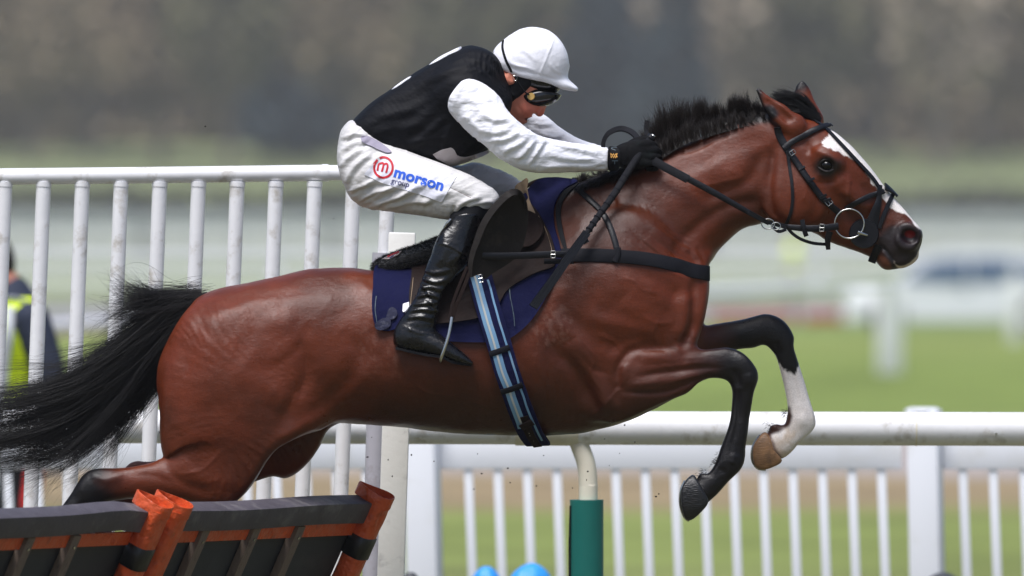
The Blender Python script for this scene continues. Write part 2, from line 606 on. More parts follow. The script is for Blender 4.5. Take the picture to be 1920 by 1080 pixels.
def poly_patch(poly, spacing, yfun, name, mt, parent=None, thick=0.004, n=6, mirror=False, colors=None):
    """sheet cut to a px outline; yfun(u, v) -> (point, normal)"""
    q = catmull(poly, n, True) if n > 1 else np.asarray(poly, float)
    # resample the border
    qq = np.concatenate([q, q[:1]]); L = np.concatenate([[0], np.cumsum(np.hypot(*np.diff(qq, axis=0).T))])
    m = max(int(L[-1] / spacing), 8); s = np.linspace(0, L[-1], m, endpoint=False)
    b = np.stack([np.interp(s, L, qq[:, 0]), np.interp(s, L, qq[:, 1])], 1)
    gu, gv = np.meshgrid(np.arange(b[:, 0].min(), b[:, 0].max(), spacing), np.arange(b[:, 1].min(), b[:, 1].max(), spacing * 0.9))
    gu[::2] += spacing / 2
    g = np.stack([gu.ravel(), gv.ravel()], 1)
    ins = np.zeros(len(g), bool); dm = np.full(len(g), 1e9)
    for i in range(m):
        x0, y0 = b[i]; x1, y1 = b[(i + 1) % m]
        if y0 != y1: ins ^= ((y0 > g[:, 1]) != (y1 > g[:, 1])) & (g[:, 0] < (x1 - x0) * (g[:, 1] - y0) / (y1 - y0) + x0)
        dm = np.minimum(dm, np.hypot(g[:, 0] - x0, g[:, 1] - y0))
    g = g[ins & (dm > spacing * 0.6)]
    pts = np.concatenate([b, g])
    out = delaunay_2d_cdt([Vector(p) for p in pts], [], [list(range(m))], 1, 1e-4)
    pv = np.array([tuple(a) for a in out[0]]); fc = [tuple(f) for f in out[2]]
    V, Nn = yfun(pv[:, 0], pv[:, 1])
    top, bot = V + Nn * thick, V
    nv = len(pv)
    area = 0
    f0 = fc[0]; a, b2, c = (pv[i] for i in f0[:3])
    cw = (b2[0] - a[0]) * (c[1] - a[1]) - (b2[1] - a[1]) * (c[0] - a[0]) > 0   # v grows downwards
    f = [tuple(x) for x in fc] + [tuple(i + nv for i in x[::-1]) for x in fc]
    edges = {}
    for x in fc:
        for i in range(len(x)):
            e = (x[i], x[(i + 1) % len(x)])
            edges[e] = edges.get(e, 0) + 1
    for (i, j) in edges:
        if (j, i) not in edges: f.append((j, i, i + nv, j + nv))
    vv = np.concatenate([top, bot])
    if mirror == 'apart':
        m2 = MB(); m2.add(vv * np.array([1, -1, 1]), [tuple(x[::-1]) for x in f]); m2.build(name, mt, parent, angle=60)
    elif mirror:
        mvv = vv * np.array([1, -1, 1])
        k = len(vv)
        f = f + [tuple(i + k for i in x[::-1]) for x in f]
        vv = np.concatenate([vv, mvv])
    mb = MB(); mb.add(vv, f)
    o = mb.build(name, mt, parent, angle=60)
    return o


def on(tree, off=0.002, fall=-0.15, blur=0):
    def fn(u, v):
        V, N, ok = np.zeros((len(u), 3)), np.zeros((len(u), 3)), np.zeros(len(u), bool)
        for i in range(len(u)):
            h, n = cast(tree, u[i], v[i])
            if h is not None: V[i] = h; N[i] = n; ok[i] = True
        if ok.any() and not ok.all():
            good = np.nonzero(ok)[0]
            for i in np.nonzero(~ok)[0]:
                j = good[np.argmin((u[good] - u[i]) ** 2 + (v[good] - v[i]) ** 2)]
                V[i] = P(u[i], v[i], V[j, 1]); N[i] = N[j]
        if not ok.any():
            V = P(u, v, fall); N[:] = (0, -1, 0)
        if blur:
            Y = V[:, 1].copy()
            for i in range(len(u)):
                w = np.exp(-((u - u[i]) ** 2 + (v - v[i]) ** 2) / blur ** 2)
                Y[i] = (w * V[:, 1]).sum() / w.sum()
                N[i] = (w[:, None] * N).sum(0)
            V = P(u, v, np.minimum(Y, V[:, 1]))
            N /= np.linalg.norm(N, axis=1)[:, None]
        return V + N * off, N
    return fn


def at_y(fn, nrm=(0, -1, 0)):
    def g(u, v):
        y = np.array([fn(a, b) for a, b in zip(u, v)])
        N = np.tile(np.array(nrm, float), (len(u), 1))
        return P(u, v, y), N
    return g


def hair(name, strands, radius, mt, parent=None):
    """strands: (n, k, 3) world; radius: root radius in m"""
    S = np.asarray(strands, float)
    if parent is not None: S = S - np.array(parent_loc(parent))
    n, k, _ = S.shape
    hc = bpy.data.hair_curves.new(name)
    hc.add_curves([k] * n)
    hc.attributes['position'].data.foreach_set('vector', S.astype(np.float32).ravel())
    ra = hc.attributes.new('radius', 'FLOAT', 'POINT')
    prof = np.interp(np.linspace(0, 1, k), [0, 0.7, 1], [1, 0.85, 0.25])
    rr = (radius * RNG.uniform(0.7, 1.25, (n, 1)) * prof[None, :]).astype(np.float32)
    ra.data.foreach_set('value', rr.ravel())
    hc.materials.append(mt)
    o = bpy.data.objects.new(name, hc)
    COL.objects.link(o)
    if parent is not None: o.parent = parent
    return o


def resample(g, k):
    q = catmull(g, 12)
    L = np.concatenate([[0], np.cumsum(np.linalg.norm(np.diff(q, axis=0), axis=1))])
    s = np.linspace(0, L[-1], k)
    return np.stack([np.interp(s, L, q[:, c]) for c in range(q.shape[1])], 1)
# ---------------------------------------------------------------- the horse
HH = 0.0052
HX0, HX1 = -1.56, 1.36
F = Field((HX0, -0.37, 0.62), (HX1, 0.37, 2.30), HH)
# trunk, neck and head, true to the traced profile
T = F.sub()
T.pairs([((335, 590), (335, 770), 0, .15), ((400, 545), (400, 800), 0, .235), ((500, 518), (500, 806), 0, .262), ((600, 502), (600, 800), 0, .255),
         ((700, 500), (700, 806), 0, .26), ((800, 498), (800, 814), 0, .272), ((900, 480), (900, 824), 0, .275), ((1000, 450), (1000, 826), 0, .262),
         ((1080, 425), (1080, 820), 0, .235), ((1160, 420), (1160, 800), 0, .215), ((1230, 440), (1230, 775), 0, .195), ((1280, 480), (1280, 700), 0, .16)], k=.03, n=2.3)
T.tube([(600, 560, 0, 55, .1), (760, 556, 0, 60, .1), (880, 520, 0, 62, .085), (980, 450, 0, 68, .065), (1070, 405, 0, 62, .05), (1150, 380, 0, 55, .05)], k=.09)
T.tube([(1120, 500, 0, 175, .175), (1190, 470, 0, 150, .15), (1240, 420, 0, 122, .122), (1290, 385, 0, 106, .102), (1350, 350, 0, 98, .092), (1410, 322, 0, 100, .084), (1460, 310, 0, 92, .08)], k=.06)
T.tube([(1280, 560, 0, 60, .11), (1290, 620, 0, 42, .07)], k=.06)
T.blob(1255, 590, -.11, 75, .085, 100, 10, k=.06, mirror=True)
T.blob(1130, 560, -.15, 120, .085, 170, -25, k=.08, mirror=True)
# head
T.pairs([((1478, 212), (1420, 350), 0, .078), ((1530, 224), (1448, 405), 0, .092), ((1568, 246), (1482, 432), 0, .098), ((1600, 274), (1524, 440), 0, .088),
         ((1628, 304), (1560, 460), 0, .07), ((1664, 350), (1598, 476), 0, .056), ((1696, 385), (1636, 490), 0, .053), ((1716, 418), (1652, 503), 0, .055), ((1718, 450), (1668, 505), 0, .05)], k=.03, n=2.4)
T.blob(1490, 372, -.075, 62, .036, 60, 0, k=.025, mirror=True)                      # cheeks
T.blob(1553, 298, -.092, 30, .026, 24, -40, k=.03, mirror=True)                     # brows
T.tube([(1575, 345, -.075, 12, .02), (1620, 385, -.06, 8, .012)], k=.03, mirror=True)  # facial crests
T.blob(1703, 445, -.05, 28, .022, 27, 0, k=.015, mirror=True)                       # nostril wings
T.blob(1668, 492, 0, 22, .045, 18, 10, k=.02)
TRUNK = [(378, 552), (420, 537), (480, 524), (540, 511), (590, 503), (650, 502), (710, 507), (800, 497), (870, 474), (940, 430), (1000, 388), (1050, 352), (1085, 343),
         (1130, 325), (1180, 305), (1235, 268), (1300, 238), (1370, 218), (1430, 208), (1480, 208), (1506, 215), (1535, 224), (1565, 244), (1598, 273), (1624, 303), (1661, 351), (1691, 384), (1713, 412),
         (1727, 430), (1732, 446), (1724, 468), (1722, 486), (1702, 501), (1680, 507), (1660, 510), (1646, 500), (1628, 482), (1588, 469), (1550, 456), (1521, 437), (1478, 428), (1440, 421),
         (1410, 424), (1387, 434), (1365, 456), (1340, 483), (1327, 503), (1330, 530), (1326, 570), (1316, 615), (1298, 660), (1278, 705), (1250, 750), (1210, 776),
         (1160, 796), (1100, 811), (1040, 817), (960, 817), (880, 816), (760, 804), (640, 795), (560, 800), (420, 800), (330, 780), (305, 720), (312, 665), (340, 608), (355, 578)]
T.clamp(TRUNK, 0, .03)
F.join(T, .001)
# near hind leg
G = F.sub()
G.tube([(520, 640, -.14, 140, .075), (470, 700, -.15, 165, .118), (450, 770, -.16, 160, .115), (430, 850, -.165, 120, .09), (350, 893, -.165, 52, .06),
        (270, 902, -.165, 39, .045), (200, 910, -.165, 36, .042), (172, 920, -.165, 36, .036)], k=.03)
G.tube([(172, 915, -.165, 34, .033), (135, 960, -.165, 27, .028), (95, 1015, -.165, 22, .026), (70, 1052, -.165, 27, .03)], k=.02)
G.tube([(70, 1052, -.165, 27, .03), (48, 1078, -.165, 22, .028), (25, 1090, -.165, 24, .032)], k=.02)
G.clamp([(400, 600), (350, 612), (314, 668), (303, 712), (300, 770), (293, 850), (276, 868), (222, 876), (180, 872), (158, 883), (136, 916), (112, 948), (70, 1005), (40, 1050), (20, 1075), (0, 1080), (5, 1120), (60, 1115), (95, 1085), (105, 1045), (160, 985),
         (205, 945), (270, 938), (340, 945), (420, 950), (452, 932), (477, 902), (508, 853), (533, 831), (573, 813), (622, 796), (672, 740), (690, 660), (620, 590), (500, 580)], -.165, .03)
F.join(G, .07)
# far hind leg
G = F.sub()
G.tube([(540, 650, .14, 130, .075), (520, 725, .15, 140, .115), (520, 800, .16, 105, .1), (480, 862, .165, 55, .07), (400, 888, .165, 42, .05), (310, 893, .165, 34, .042), (255, 900, .165, 34, .038)], k=.03)
G.tube([(255, 896, .165, 33, .033), (215, 950, .165, 25, .028), (175, 1010, .165, 22, .026), (155, 1045, .165, 27, .03), (120, 1080, .165, 24, .03)], k=.02)
G.clamp([(420, 610), (370, 650), (360, 780), (340, 850), (282, 862), (256, 862), (238, 872), (215, 905), (160, 1000), (110, 1060), (100, 1110), (150, 1100), (190, 1050), (240, 985), (290, 930),
         (400, 925), (476, 903), (511, 893), (538, 896), (569, 877), (597, 841), (618, 800), (672, 740), (690, 660), (620, 590), (500, 580)], .165, .02)
F.join(G, .05)
# near foreleg
G = F.sub()
G.tube([(1240, 640, -.14, 60, .07), (1190, 700, -.16, 75, .075), (1150, 730, -.16, 62, .06)], k=.03)
G.tube([(1140, 735, -.155, 55, .055), (1190, 722, -.16, 66, .066), (1262, 705, -.16, 49, .052), (1320, 686, -.155, 36, .042), (1365, 684, -.15, 36, .04), (1392, 700, -.15, 36, .037),
        (1398, 735, -.15, 30, .032), (1389, 770, -.15, 22, .024), (1383, 800, -.15, 22, .024), (1374, 835, -.15, 25, .025), (1368, 866, -.15, 30, .029),
        (1350, 890, -.15, 26, .026), (1333, 908, -.15, 26, .028), (1318, 922, -.15, 24, .032)], k=.02)
G.tube([(1395, 680, -.15, 26, .038), (1400, 715, -.15, 20, .036)], k=.02)
G.blob(1322, 893, -.15, 12, .02, 9, 0, k=.01)
G.clamp([(1160, 640), (1200, 655), (1272, 658), (1337, 654), (1366, 651), (1395, 663), (1415, 686), (1422, 707), (1412, 743), (1406, 788), (1400, 830), (1398, 861), (1388, 882), (1362, 907), (1343, 930),
         (1322, 948), (1300, 935), (1296, 905), (1301, 893), (1313, 886), (1326, 889), (1338, 876), (1346, 858), (1351, 841), (1362, 813), (1369, 788), (1373, 745), (1370, 723), (1358, 711), (1333, 709), (1309, 719), (1284, 739),
         (1252, 751), (1215, 768), (1183, 784), (1140, 797), (1080, 790), (1060, 700), (1100, 640)], -.15, .012)
F.join(G, .035)
# far foreleg
G = F.sub()
G.tube([(1200, 650, .14, 80, .08), (1270, 650, .15, 55, .06), (1330, 638, .155, 38, .048), (1385, 628, .155, 30, .04), (1440, 622, .155, 36, .038), (1466, 642, .155, 35, .036),
        (1475, 675, .155, 26, .03), (1487, 715, .155, 23, .024), (1497, 750, .155, 25, .025), (1502, 786, .155, 31, .03), (1484, 812, .155, 27, .027), (1464, 828, .155, 29, .03), (1448, 838, .155, 27, .033)], k=.02)
G.blob(1452, 800, .155, 13, .022, 9, 0, k=.01)
G.clamp([(1150, 600), (1290, 616), (1340, 607), (1374, 602), (1415, 593), (1439, 588), (1468, 600), (1488, 629), (1489, 654), (1508, 711), (1521, 760), (1530, 790), (1525, 808), (1500, 829), (1488, 846), (1466, 864),
         (1440, 855), (1430, 822), (1438, 804), (1455, 794), (1470, 797), (1474, 784), (1476, 765), (1472, 735), (1460, 682), (1447, 658), (1431, 646), (1411, 653), (1392, 656), (1340, 668), (1260, 720), (1150, 760)], .155, .012)
F.join(G, .03)
# ears
F.pairs([((1508, 222), (1466, 252), -.062, .03), ((1492, 216), (1452, 238), -.066, .03), ((1474, 199), (1443, 222), -.07, .024), ((1447, 184), (1431, 200), -.072, .014), ((1424, 166), (1419, 172), -.072, .005)], k=.012)
F.pairs([((1545, 226), (1500, 226), .055, .03), ((1531, 205), (1491, 196), .06, .026), ((1521, 176), (1489, 174), .062, .018), ((1512, 158), (1496, 162), .062, .009), ((1507, 153), (1501, 155), .062, .005)], k=.012)
F.tube([(1478, 222, -.096, 9, .016), (1458, 205, -.094, 8, .014), (1440, 190, -.084, 4, .007)], k=.012, cut=True)
# nostrils, eye sockets
F.blob(1706, 444, -.072, 17, .028, 14, -20, k=.008, cut=True, mirror=True)
F.blob(1551, 310, -.121, 15, .016, 11, -15, k=.008, cut=True, mirror=True)
hv, hq = F.mesh()
hv = relax(hv, hq, 2, 0.5)
del F, G, T

mm = 0.001
HORSE_STROKES = [
    # shoulder, breast and forearm
    ([(1300, 520), (1303, 570), (1296, 620), (1275, 655)], 10, -13 * mm), ([(1318, 520), (1316, 570), (1305, 630)], 8, -5 * mm),
    ([(1288, 545), (1284, 590), (1276, 640)], 13, 6 * mm),
    ([(1272, 655), (1230, 653), (1190, 655), (1168, 672), (1158, 700), (1163, 730)], 8, -9 * mm),
    ([(1165, 700), (1150, 745), (1135, 790)], 12, -4 * mm),
    ([(1200, 672), (1260, 674), (1330, 672)], 10, 4 * mm), ([(1190, 706), (1250, 698), (1320, 690), (1355, 690)], 5, -5 * mm),
    ([(1180, 722), (1250, 714), (1310, 700)], 6, 4 * mm), ([(1165, 735), (1240, 736), (1300, 716), (1340, 702)], 5, -5 * mm),
    ([(1170, 680), (1166, 700), (1160, 725)], 10, 5 * mm),
    ([(1030, 645), (1075, 690), (1105, 740), (1135, 800)], 14, -12 * mm), ([(1070, 640), (1110, 700), (1145, 780)], 22, 10 * mm),
    ([(1040, 560), (1080, 610), (1130, 650), (1190, 640)], 16, -6 * mm), ([(1060, 505), (1120, 520), (1200, 540), (1260, 560)], 40, 6 * mm),
    ([(1100, 590), (1160, 610), (1230, 620)], 14, 5 * mm), ([(1170, 560), (1215, 600), (1225, 640)], 22, 5 * mm), ([(1110, 480), (1170, 500), (1240, 530), (1290, 560)], 14, -4 * mm),
    ([(1262, 552)], 14, -4 * mm), ([(1160, 680), (1100, 640), (1030, 600)], 18, 5 * mm), ([(1070, 760), (1120, 775), (1150, 745)], 16, 5 * mm),
    ([(1080, 655), (1110, 690), (1140, 700)], 6, -2.5 * mm), ([(1200, 590), (1230, 606), (1262, 604)], 4, 1.6 * mm), ([(1120, 628), (1150, 640), (1168, 660)], 4, 1.6 * mm),
    # neck
    ([(1240, 300), (1300, 275), (1380, 240), (1435, 226)], 12, 5 * mm), ([(1255, 330), (1310, 305), (1380, 275), (1440, 255)], 14, -3 * mm),
    ([(1265, 290), (1300, 283), (1345, 262), (1385, 246)], 4, -4 * mm), ([(1100, 400), (1180, 440), (1260, 480), (1310, 510)], 24, -5 * mm),
    ([(1445, 280), (1425, 300), (1405, 335), (1370, 355), (1310, 375)], 14, -8 * mm), ([(1440, 415), (1390, 405), (1340, 430), (1300, 470)], 16, 6 * mm),
    ([(1440, 380), (1385, 380), (1330, 405), (1280, 450), (1260, 490)], 11, -6 * mm), ([(1210, 430), (1260, 470), (1318, 500)], 5, -3 * mm), ([(1200, 442), (1250, 482), (1312, 508)], 4, 3 * mm),
    ([(1220, 420), (1270, 455), (1322, 488)], 4, 2.6 * mm), ([(1290, 468), (1305, 490), (1316, 505)], 5, -4 * mm), ([(1305, 462), (1318, 482), (1324, 496)], 4, -3 * mm),
    ([(1120, 350), (1170, 400), (1220, 440)], 22, -4 * mm), ([(1330, 300), (1360, 330), (1390, 320)], 24, 5 * mm), ([(1250, 360), (1290, 400), (1280, 440)], 30, 4 * mm),
    # head
    ([(1455, 262), (1448, 300), (1442, 350), (1449, 400), (1478, 423)], 9, -9 * mm), ([(1468, 280), (1462, 330), (1465, 385), (1490, 415)], 12, 4 * mm),
    ([(1530, 340), (1535, 375), (1520, 410), (1500, 425)], 12, -6 * mm), ([(1575, 355), (1620, 392)], 7, 4 * mm), ([(1570, 385), (1610, 420), (1630, 445)], 12, -4 * mm),
    ([(1520, 280), (1545, 288), (1565, 300), (1573, 318)], 6, 5 * mm), ([(1530, 325), (1548, 330), (1566, 324)], 5, 3 * mm), ([(1525, 338), (1545, 343), (1570, 338)], 5, -3 * mm),
    ([(1590, 325), (1592, 350), (1586, 375)], 3.5, 2.6 * mm), ([(1578, 330), (1590, 340), (1600, 338)], 3, 2 * mm), ([(1500, 262), (1515, 275), (1520, 290)], 9, -5 * mm),
    ([(1620, 345), (1660, 385), (1690, 405)], 10, -3 * mm),
    ([(1683, 432), (1690, 423), (1708, 421), (1724, 432), (1726, 448)], 4.5, 4 * mm), ([(1682, 440), (1685, 456), (1699, 467), (1716, 464)], 5, 4 * mm),
    ([(1650, 459), (1662, 471), (1679, 492)], 3.5, -5 * mm), ([(1655, 470), (1668, 490)], 6, 3 * mm), ([(1640, 440), (1665, 452), (1690, 478)], 8, 2 * mm),
    # barrel, flank, quarters
    ([(640, 620), (672, 655), (660, 700), (625, 745), (580, 790)], 18, -6.3 * mm), ([(690, 700), (650, 740), (610, 775), (560, 800), (520, 832)], 13, 4 * mm),
    ([(620, 560), (660, 590), (690, 640), (690, 700)], 26, -4.2 * mm), ([(585, 530), (610, 550), (625, 590)], 24, 2 * mm),
    ([(560, 640), (575, 700), (545, 760), (520, 810)], 13, -7.0 * mm), ([(520, 640), (540, 700), (515, 770)], 26, 3.5 * mm), ([(385, 580), (365, 640), (340, 720), (330, 800), (340, 860)], 12, -2.8 * mm),
    ([(420, 560), (400, 620), (380, 690), (375, 760)], 22, 3.5 * mm), ([(560, 530), (520, 570), (480, 610), (440, 690)], 16, -2.1 * mm), ([(470, 620), (510, 600), (560, 600)], 20, 2.8 * mm),
    ([(580, 600), (560, 650), (500, 700)], 10, -2.1 * mm), ([(300, 860), (340, 905), (400, 925)], 9, -3.5 * mm), ([(330, 865), (380, 895), (450, 905)], 14, 2.8 * mm),
    ([(230, 888), (290, 893), (330, 910)], 8, -2.8 * mm), ([(620, 770), (570, 800), (520, 828), (490, 858)], 12, 2.5 * mm), ([(640, 780), (585, 812), (540, 842)], 4, -2.1 * mm),
    ([(720, 660), (800, 690), (900, 700)], 30, 3 * mm), ([(960, 650), (985, 700), (990, 760)], 12, -3 * mm), ([(1000, 660), (1020, 710), (1025, 770)], 10, 2.5 * mm), ([(930, 700), (950, 750), (960, 790)], 12, 2.5 * mm),
    ([(700, 740), (800, 760), (900, 770)], 24, -3 * mm), ([(660, 520), (700, 560), (700, 620)], 12, 3 * mm),
    ([(1180, 700), (1150, 742), (1100, 790)], 3, 2.2 * mm), ([(1090, 640), (1115, 668), (1108, 700), (1130, 735)], 2.6, 1.8 * mm), ([(1205, 690), (1260, 686), (1330, 678)], 2.6, 1.8 * mm),
    ([(1225, 728), (1275, 712), (1330, 700)], 2.6, 1.8 * mm), ([(1236, 596), (1225, 622), (1232, 645)], 2.6, 1.6 * mm), ([(1160, 520), (1190, 528), (1205, 545), (1240, 548)], 2.8, 1.6 * mm),
    ([(760, 700), (800, 735), (860, 745), (930, 770)], 3, 1.8 * mm), ([(860, 745), (880, 775), (900, 790)], 2.6, 1.5 * mm), ([(545, 690), (560, 720), (552, 760)], 3, 1.8 * mm), ([(420, 840), (380, 880), (330, 890)], 3, 2 * mm),
    ([(1500, 330), (1512, 352), (1506, 380)], 2.4, 1.5 * mm), ([(1610, 345), (1618, 365), (1640, 380), (1652, 400)], 2.2, 1.6 * mm), ([(1660, 400), (1670, 415), (1668, 430)], 2, 1.4 * mm),
    ([(1300, 350), (1340, 345), (1400, 330)], 3, 1.6 * mm), ([(1240, 420), (1262, 440), (1300, 455)], 3, 1.6 * mm), ([(1186, 436), (1240, 480), (1300, 516)], 3.2, -2.4 * mm), ([(1176, 450), (1230, 496), (1290, 524)], 3, 2 * mm),
    ([(780, 650), (800, 700), (806, 760)], 12, 2 * mm), ([(840, 660), (860, 710), (866, 770)], 12, 2 * mm), ([(895, 670), (915, 720), (922, 775)], 11, 2 * mm),
]
hv = sculpt(hv, hq, HORSE_STROKES, ylim=(-1, .1))
# legs seen from the near side: tendons, joints
hv = sculpt(hv, hq, [([(1386, 730), (1382, 790), (1372, 840)], 4.5, -5 * mm), ([(1396, 735), (1396, 800), (1388, 850)], 6, 3 * mm), ([(1374, 690), (1384, 712), (1384, 728)], 7, -4 * mm),
                     ([(1404, 700), (1408, 720)], 8, 3 * mm), ([(1378, 850), (1372, 872)], 8, 4 * mm), ([(1345, 880), (1362, 885)], 6, -3 * mm), ([(1330, 895), (1340, 912)], 8, 2 * mm),
                     ([(170, 890), (200, 900), (230, 890)], 7, 4 * mm), ([(150, 920), (110, 975)], 6, -3 * mm)], ylim=(-1, -.02))
hv = sculpt(hv, hq, [([(1484, 690), (1492, 730), (1496, 760)], 5, -4 * mm), ([(1503, 788)], 13, 5 * mm), ([(1452, 640), (1462, 668)], 7, -3 * mm), ([(1470, 800), (1485, 815)], 6, -2 * mm)], ylim=(.02, 1))
nrm_h = normals(hv, hq)
hv = hv + nrm_h * (0.0016 * fbm(hv * 14, 3, 3))[:, None] * (np.abs(hv[:, 1]) < 1)[:, None]
HT = bvh_of((hv, hq))

# coat colours, with belly and throat shade painted in
hu, hvv = PX(hv)
nz = fbm(hv * 25, 3, 11); nf = fbm(hv * 90, 2, 5)
BAY, BAYD, BLK = lin((95, 41, 19)), lin((40, 22, 13)), lin((15, 12, 14))
WHT, MUZ = lin((225, 218, 214)), lin((36, 29, 30))


def sst(x, a, b):
    t = np.clip((x - a) / (b - a), 0, 1)
    return t * t * (3 - 2 * t)


def inpoly(u, v, poly, n=5):
    q = catmull(poly, n, True) if n > 1 else np.asarray(poly, float)
    ins = np.zeros(u.shape, bool); best = np.full(u.shape, 1e9)
    for i in range(len(q)):
        x0, y0 = q[i]; x1, y1 = q[(i + 1) % len(q)]
        dx, dy = x1 - x0, y1 - y0
        t = np.clip(((u - x0) * dx + (v - y0) * dy) / (dx * dx + dy * dy + 1e-9), 0, 1)
        best = np.minimum(best, np.hypot(u - x0 - t * dx, v - y0 - t * dy))
        if y0 != y1: ins ^= ((y0 > v) != (y1 > v)) & (u < (x1 - x0) * (v - y0) / (y1 - y0) + x0)
    return np.where(ins, best, -best)


def hypot_n(a, b, ra, rb): return np.hypot(a / ra, b / rb)


def mixc(c, col, f):
    return c + (np.asarray(col) - c) * np.clip(f, 0, 1)[:, None]


c = np.tile(BAY, (len(hv), 1)) * (1 + 0.08 * nz)[:, None]
c = mixc(c, BAYD, 0.38 * sst(fbm(hv * 5, 4, 21), -.3, .7))
c = mixc(c, lin((110, 47, 25)), .5 * sst(fbm(hv * 7, 3, 44), .1, .8) * sst(-hu, -620, -400))
c = mixc(c, BAYD, .7 * sst(np.where(hu > 560, hvv, 0), 600, 790) * sst(hu, 560, 760) * (hvv < 830))  # shade of the lower barrel and belly painted into the coat
c = mixc(c, BAYD, .55 * sst(-hypot_n(hu - 1390, hvv - 385, 80, 50), -1.3, -.3))  # shading round the throat mixed into the coat colour
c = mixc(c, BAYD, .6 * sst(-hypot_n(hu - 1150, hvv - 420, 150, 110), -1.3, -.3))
# streaks that follow the lie of the coat
c = c * (1 + .07 * noise3(hv * (26, 26, 95), 8))[:, None] * (1 + .05 * noise3(hv * (150, 150, 210), 9))[:, None]
near, far = hv[:, 1] < -.03, hv[:, 1] > .03
yy = hv[:, 1]
blk = np.zeros(len(hv))
blk = np.maximum(blk, sst(hu + 12 * nz, 1235, 1372) ** 1.5 * (hvv > 640) * sst(-yy, 0.03, .06) * (hu < 1440) * (hvv - 0.0 > 640))
blk = np.maximum(blk, sst(hvv, 730, 760) * (hu > 1330) * (hu < 1440) * near)
blk = np.maximum(blk, (hvv > 850) * (hu > 1260) * (hu < 1440) * near * 1.0)
blk = np.maximum(blk, sst(hu + 12 * nz, 1300, 1400) * (hvv > 585) * far * (hu > 1290))
blk = np.maximum(blk, sst(-hu + 14 * nz, -262, -170) * (hvv > 850))
crest_d, _, _ = pathdist(hu, hvv, [(1060, 350), (1100, 338), (1180, 308), (1235, 272), (1300, 240), (1370, 220), (1440, 210)])
blk = np.maximum(blk, (1 - sst(crest_d + 4 * nz, 12, 24)) * (hvv < 420))
# ears: dark rims and tips
blk = np.maximum(blk, sst(-hu, -1437, -1422) * (hvv < 215) * near)
ed, _, _ = pathdist(hu, hvv, [(1420, 165), (1425, 187), (1435, 209), (1445, 226), (1460, 238)])
blk = np.maximum(blk, (1 - sst(ed, 2, 7)) * .9 * near * (hvv < 240))
blk = np.maximum(blk, (1 - sst(hvv + 0.4 * (hu - 1505), 160, 182)) * far * (hu > 1480) * (hu < 1540))
c = mixc(c, BLK, blk)
# muzzle and eye
mz = inpoly(hu, hvv, [(1640, 448), (1665, 425), (1690, 415), (1715, 416), (1735, 430), (1740, 460), (1730, 500), (1690, 515), (1655, 512), (1650, 480)])
c = mixc(c, MUZ, sst(mz + 4 * nz, -8, 10))
c = mixc(c, lin((110, 66, 48)), 0.8 * sst(inpoly(hu, hvv, [(1645, 480), (1662, 484), (1672, 502), (1665, 514), (1648, 508)]), -3, 4))
eyed = np.hypot((hu - 1551), (hvv - 312) * 1.25)
c = mixc(c, lin((36, 28, 28)), (1 - sst(eyed + 3 * nz, 15, 34)) * (np.abs(yy) > .03))
c = mixc(c, lin((24, 18, 18)), (1 - sst(np.hypot(hu - 1550, hvv - 310), 12, 19)) * (np.abs(yy) > .03))
nost = np.hypot((hu - 1706) / 19, (hvv - 444) / 16)
c = mixc(c, lin((30, 20, 24)), 1 - sst(nost, .95, 1.25))
c = mixc(c, lin((120, 22, 26)), (1 - sst(np.hypot((hu - 1706) / 11, (hvv - 439) / 8), .6, 1.1)) * (np.abs(yy) < .062))
c = mixc(c, lin((20, 16, 18)), 1 - sst(pathdist(hu, hvv, [(1650, 459), (1662, 471), (1680, 494)])[0], 1.5, 4))
# blaze, snip, stockings
bl = inpoly(hu, hvv, [(1537, 267), (1550, 252), (1562, 240), (1620, 280), (1672, 345), (1660, 365), (1650, 362), (1642, 352), (1632, 347), (1625, 330), (1612, 311), (1590, 296), (1565, 283), (1546, 276)])
c = mixc(c, WHT, sst(bl + 3.0 * nz + 2 * nf, 1.2, 3.6))
b2 = inpoly(hu, hvv, [(1650, 362), (1672, 345), (1700, 380), (1726, 414), (1730, 430), (1716, 426), (1710, 418), (1696, 403), (1680, 398), (1668, 389), (1664, 380)])
c = mixc(c, WHT, sst(b2 + 3 * nz, -1, 1.6))
sn = inpoly(hu, hvv, [(1722, 462), (1716, 480), (1700, 494), (1680, 496), (1676, 488), (1684, 504), (1705, 506), (1724, 490)])
c = mixc(c, lin((205, 190, 175)), sst(sn + 2 * nz, -1, 2))
ws = (hvv > 640) & (hu > 1400) & far & (hvv < 880)
wl = np.interp(hu, [1440, 1460, 1474, 1484, 1492, 1497, 1500, 1510], [680, 686, 692, 700, 704, 690, 655, 648])
c = np.where(ws[:, None], mixc(c, WHT, sst(hvv - wl + 5 * nz + 5 * nf, -3, 4)), c)
c = np.where(ws[:, None], mixc(c, lin((170, 140, 100)), .55 * sst(nz + (hvv - 780) / 60, .0, 1.0)), c)
fb, _, _ = pathdist(hu, hvv, [(1476, 768), (1476, 790), (1462, 800), (1440, 808), (1436, 825)])
c = np.where(ws[:, None], mixc(c, lin((60, 36, 28)), 1 - sst(fb + 3 * nz, 4, 11)), c)
c = np.where(ws[:, None], mixc(c, lin((90, 56, 40)), .8 * (1 - sst(pathdist(hu, hvv, [(1432, 812), (1442, 828), (1450, 848), (1462, 866)])[0], 5, 12))), c)
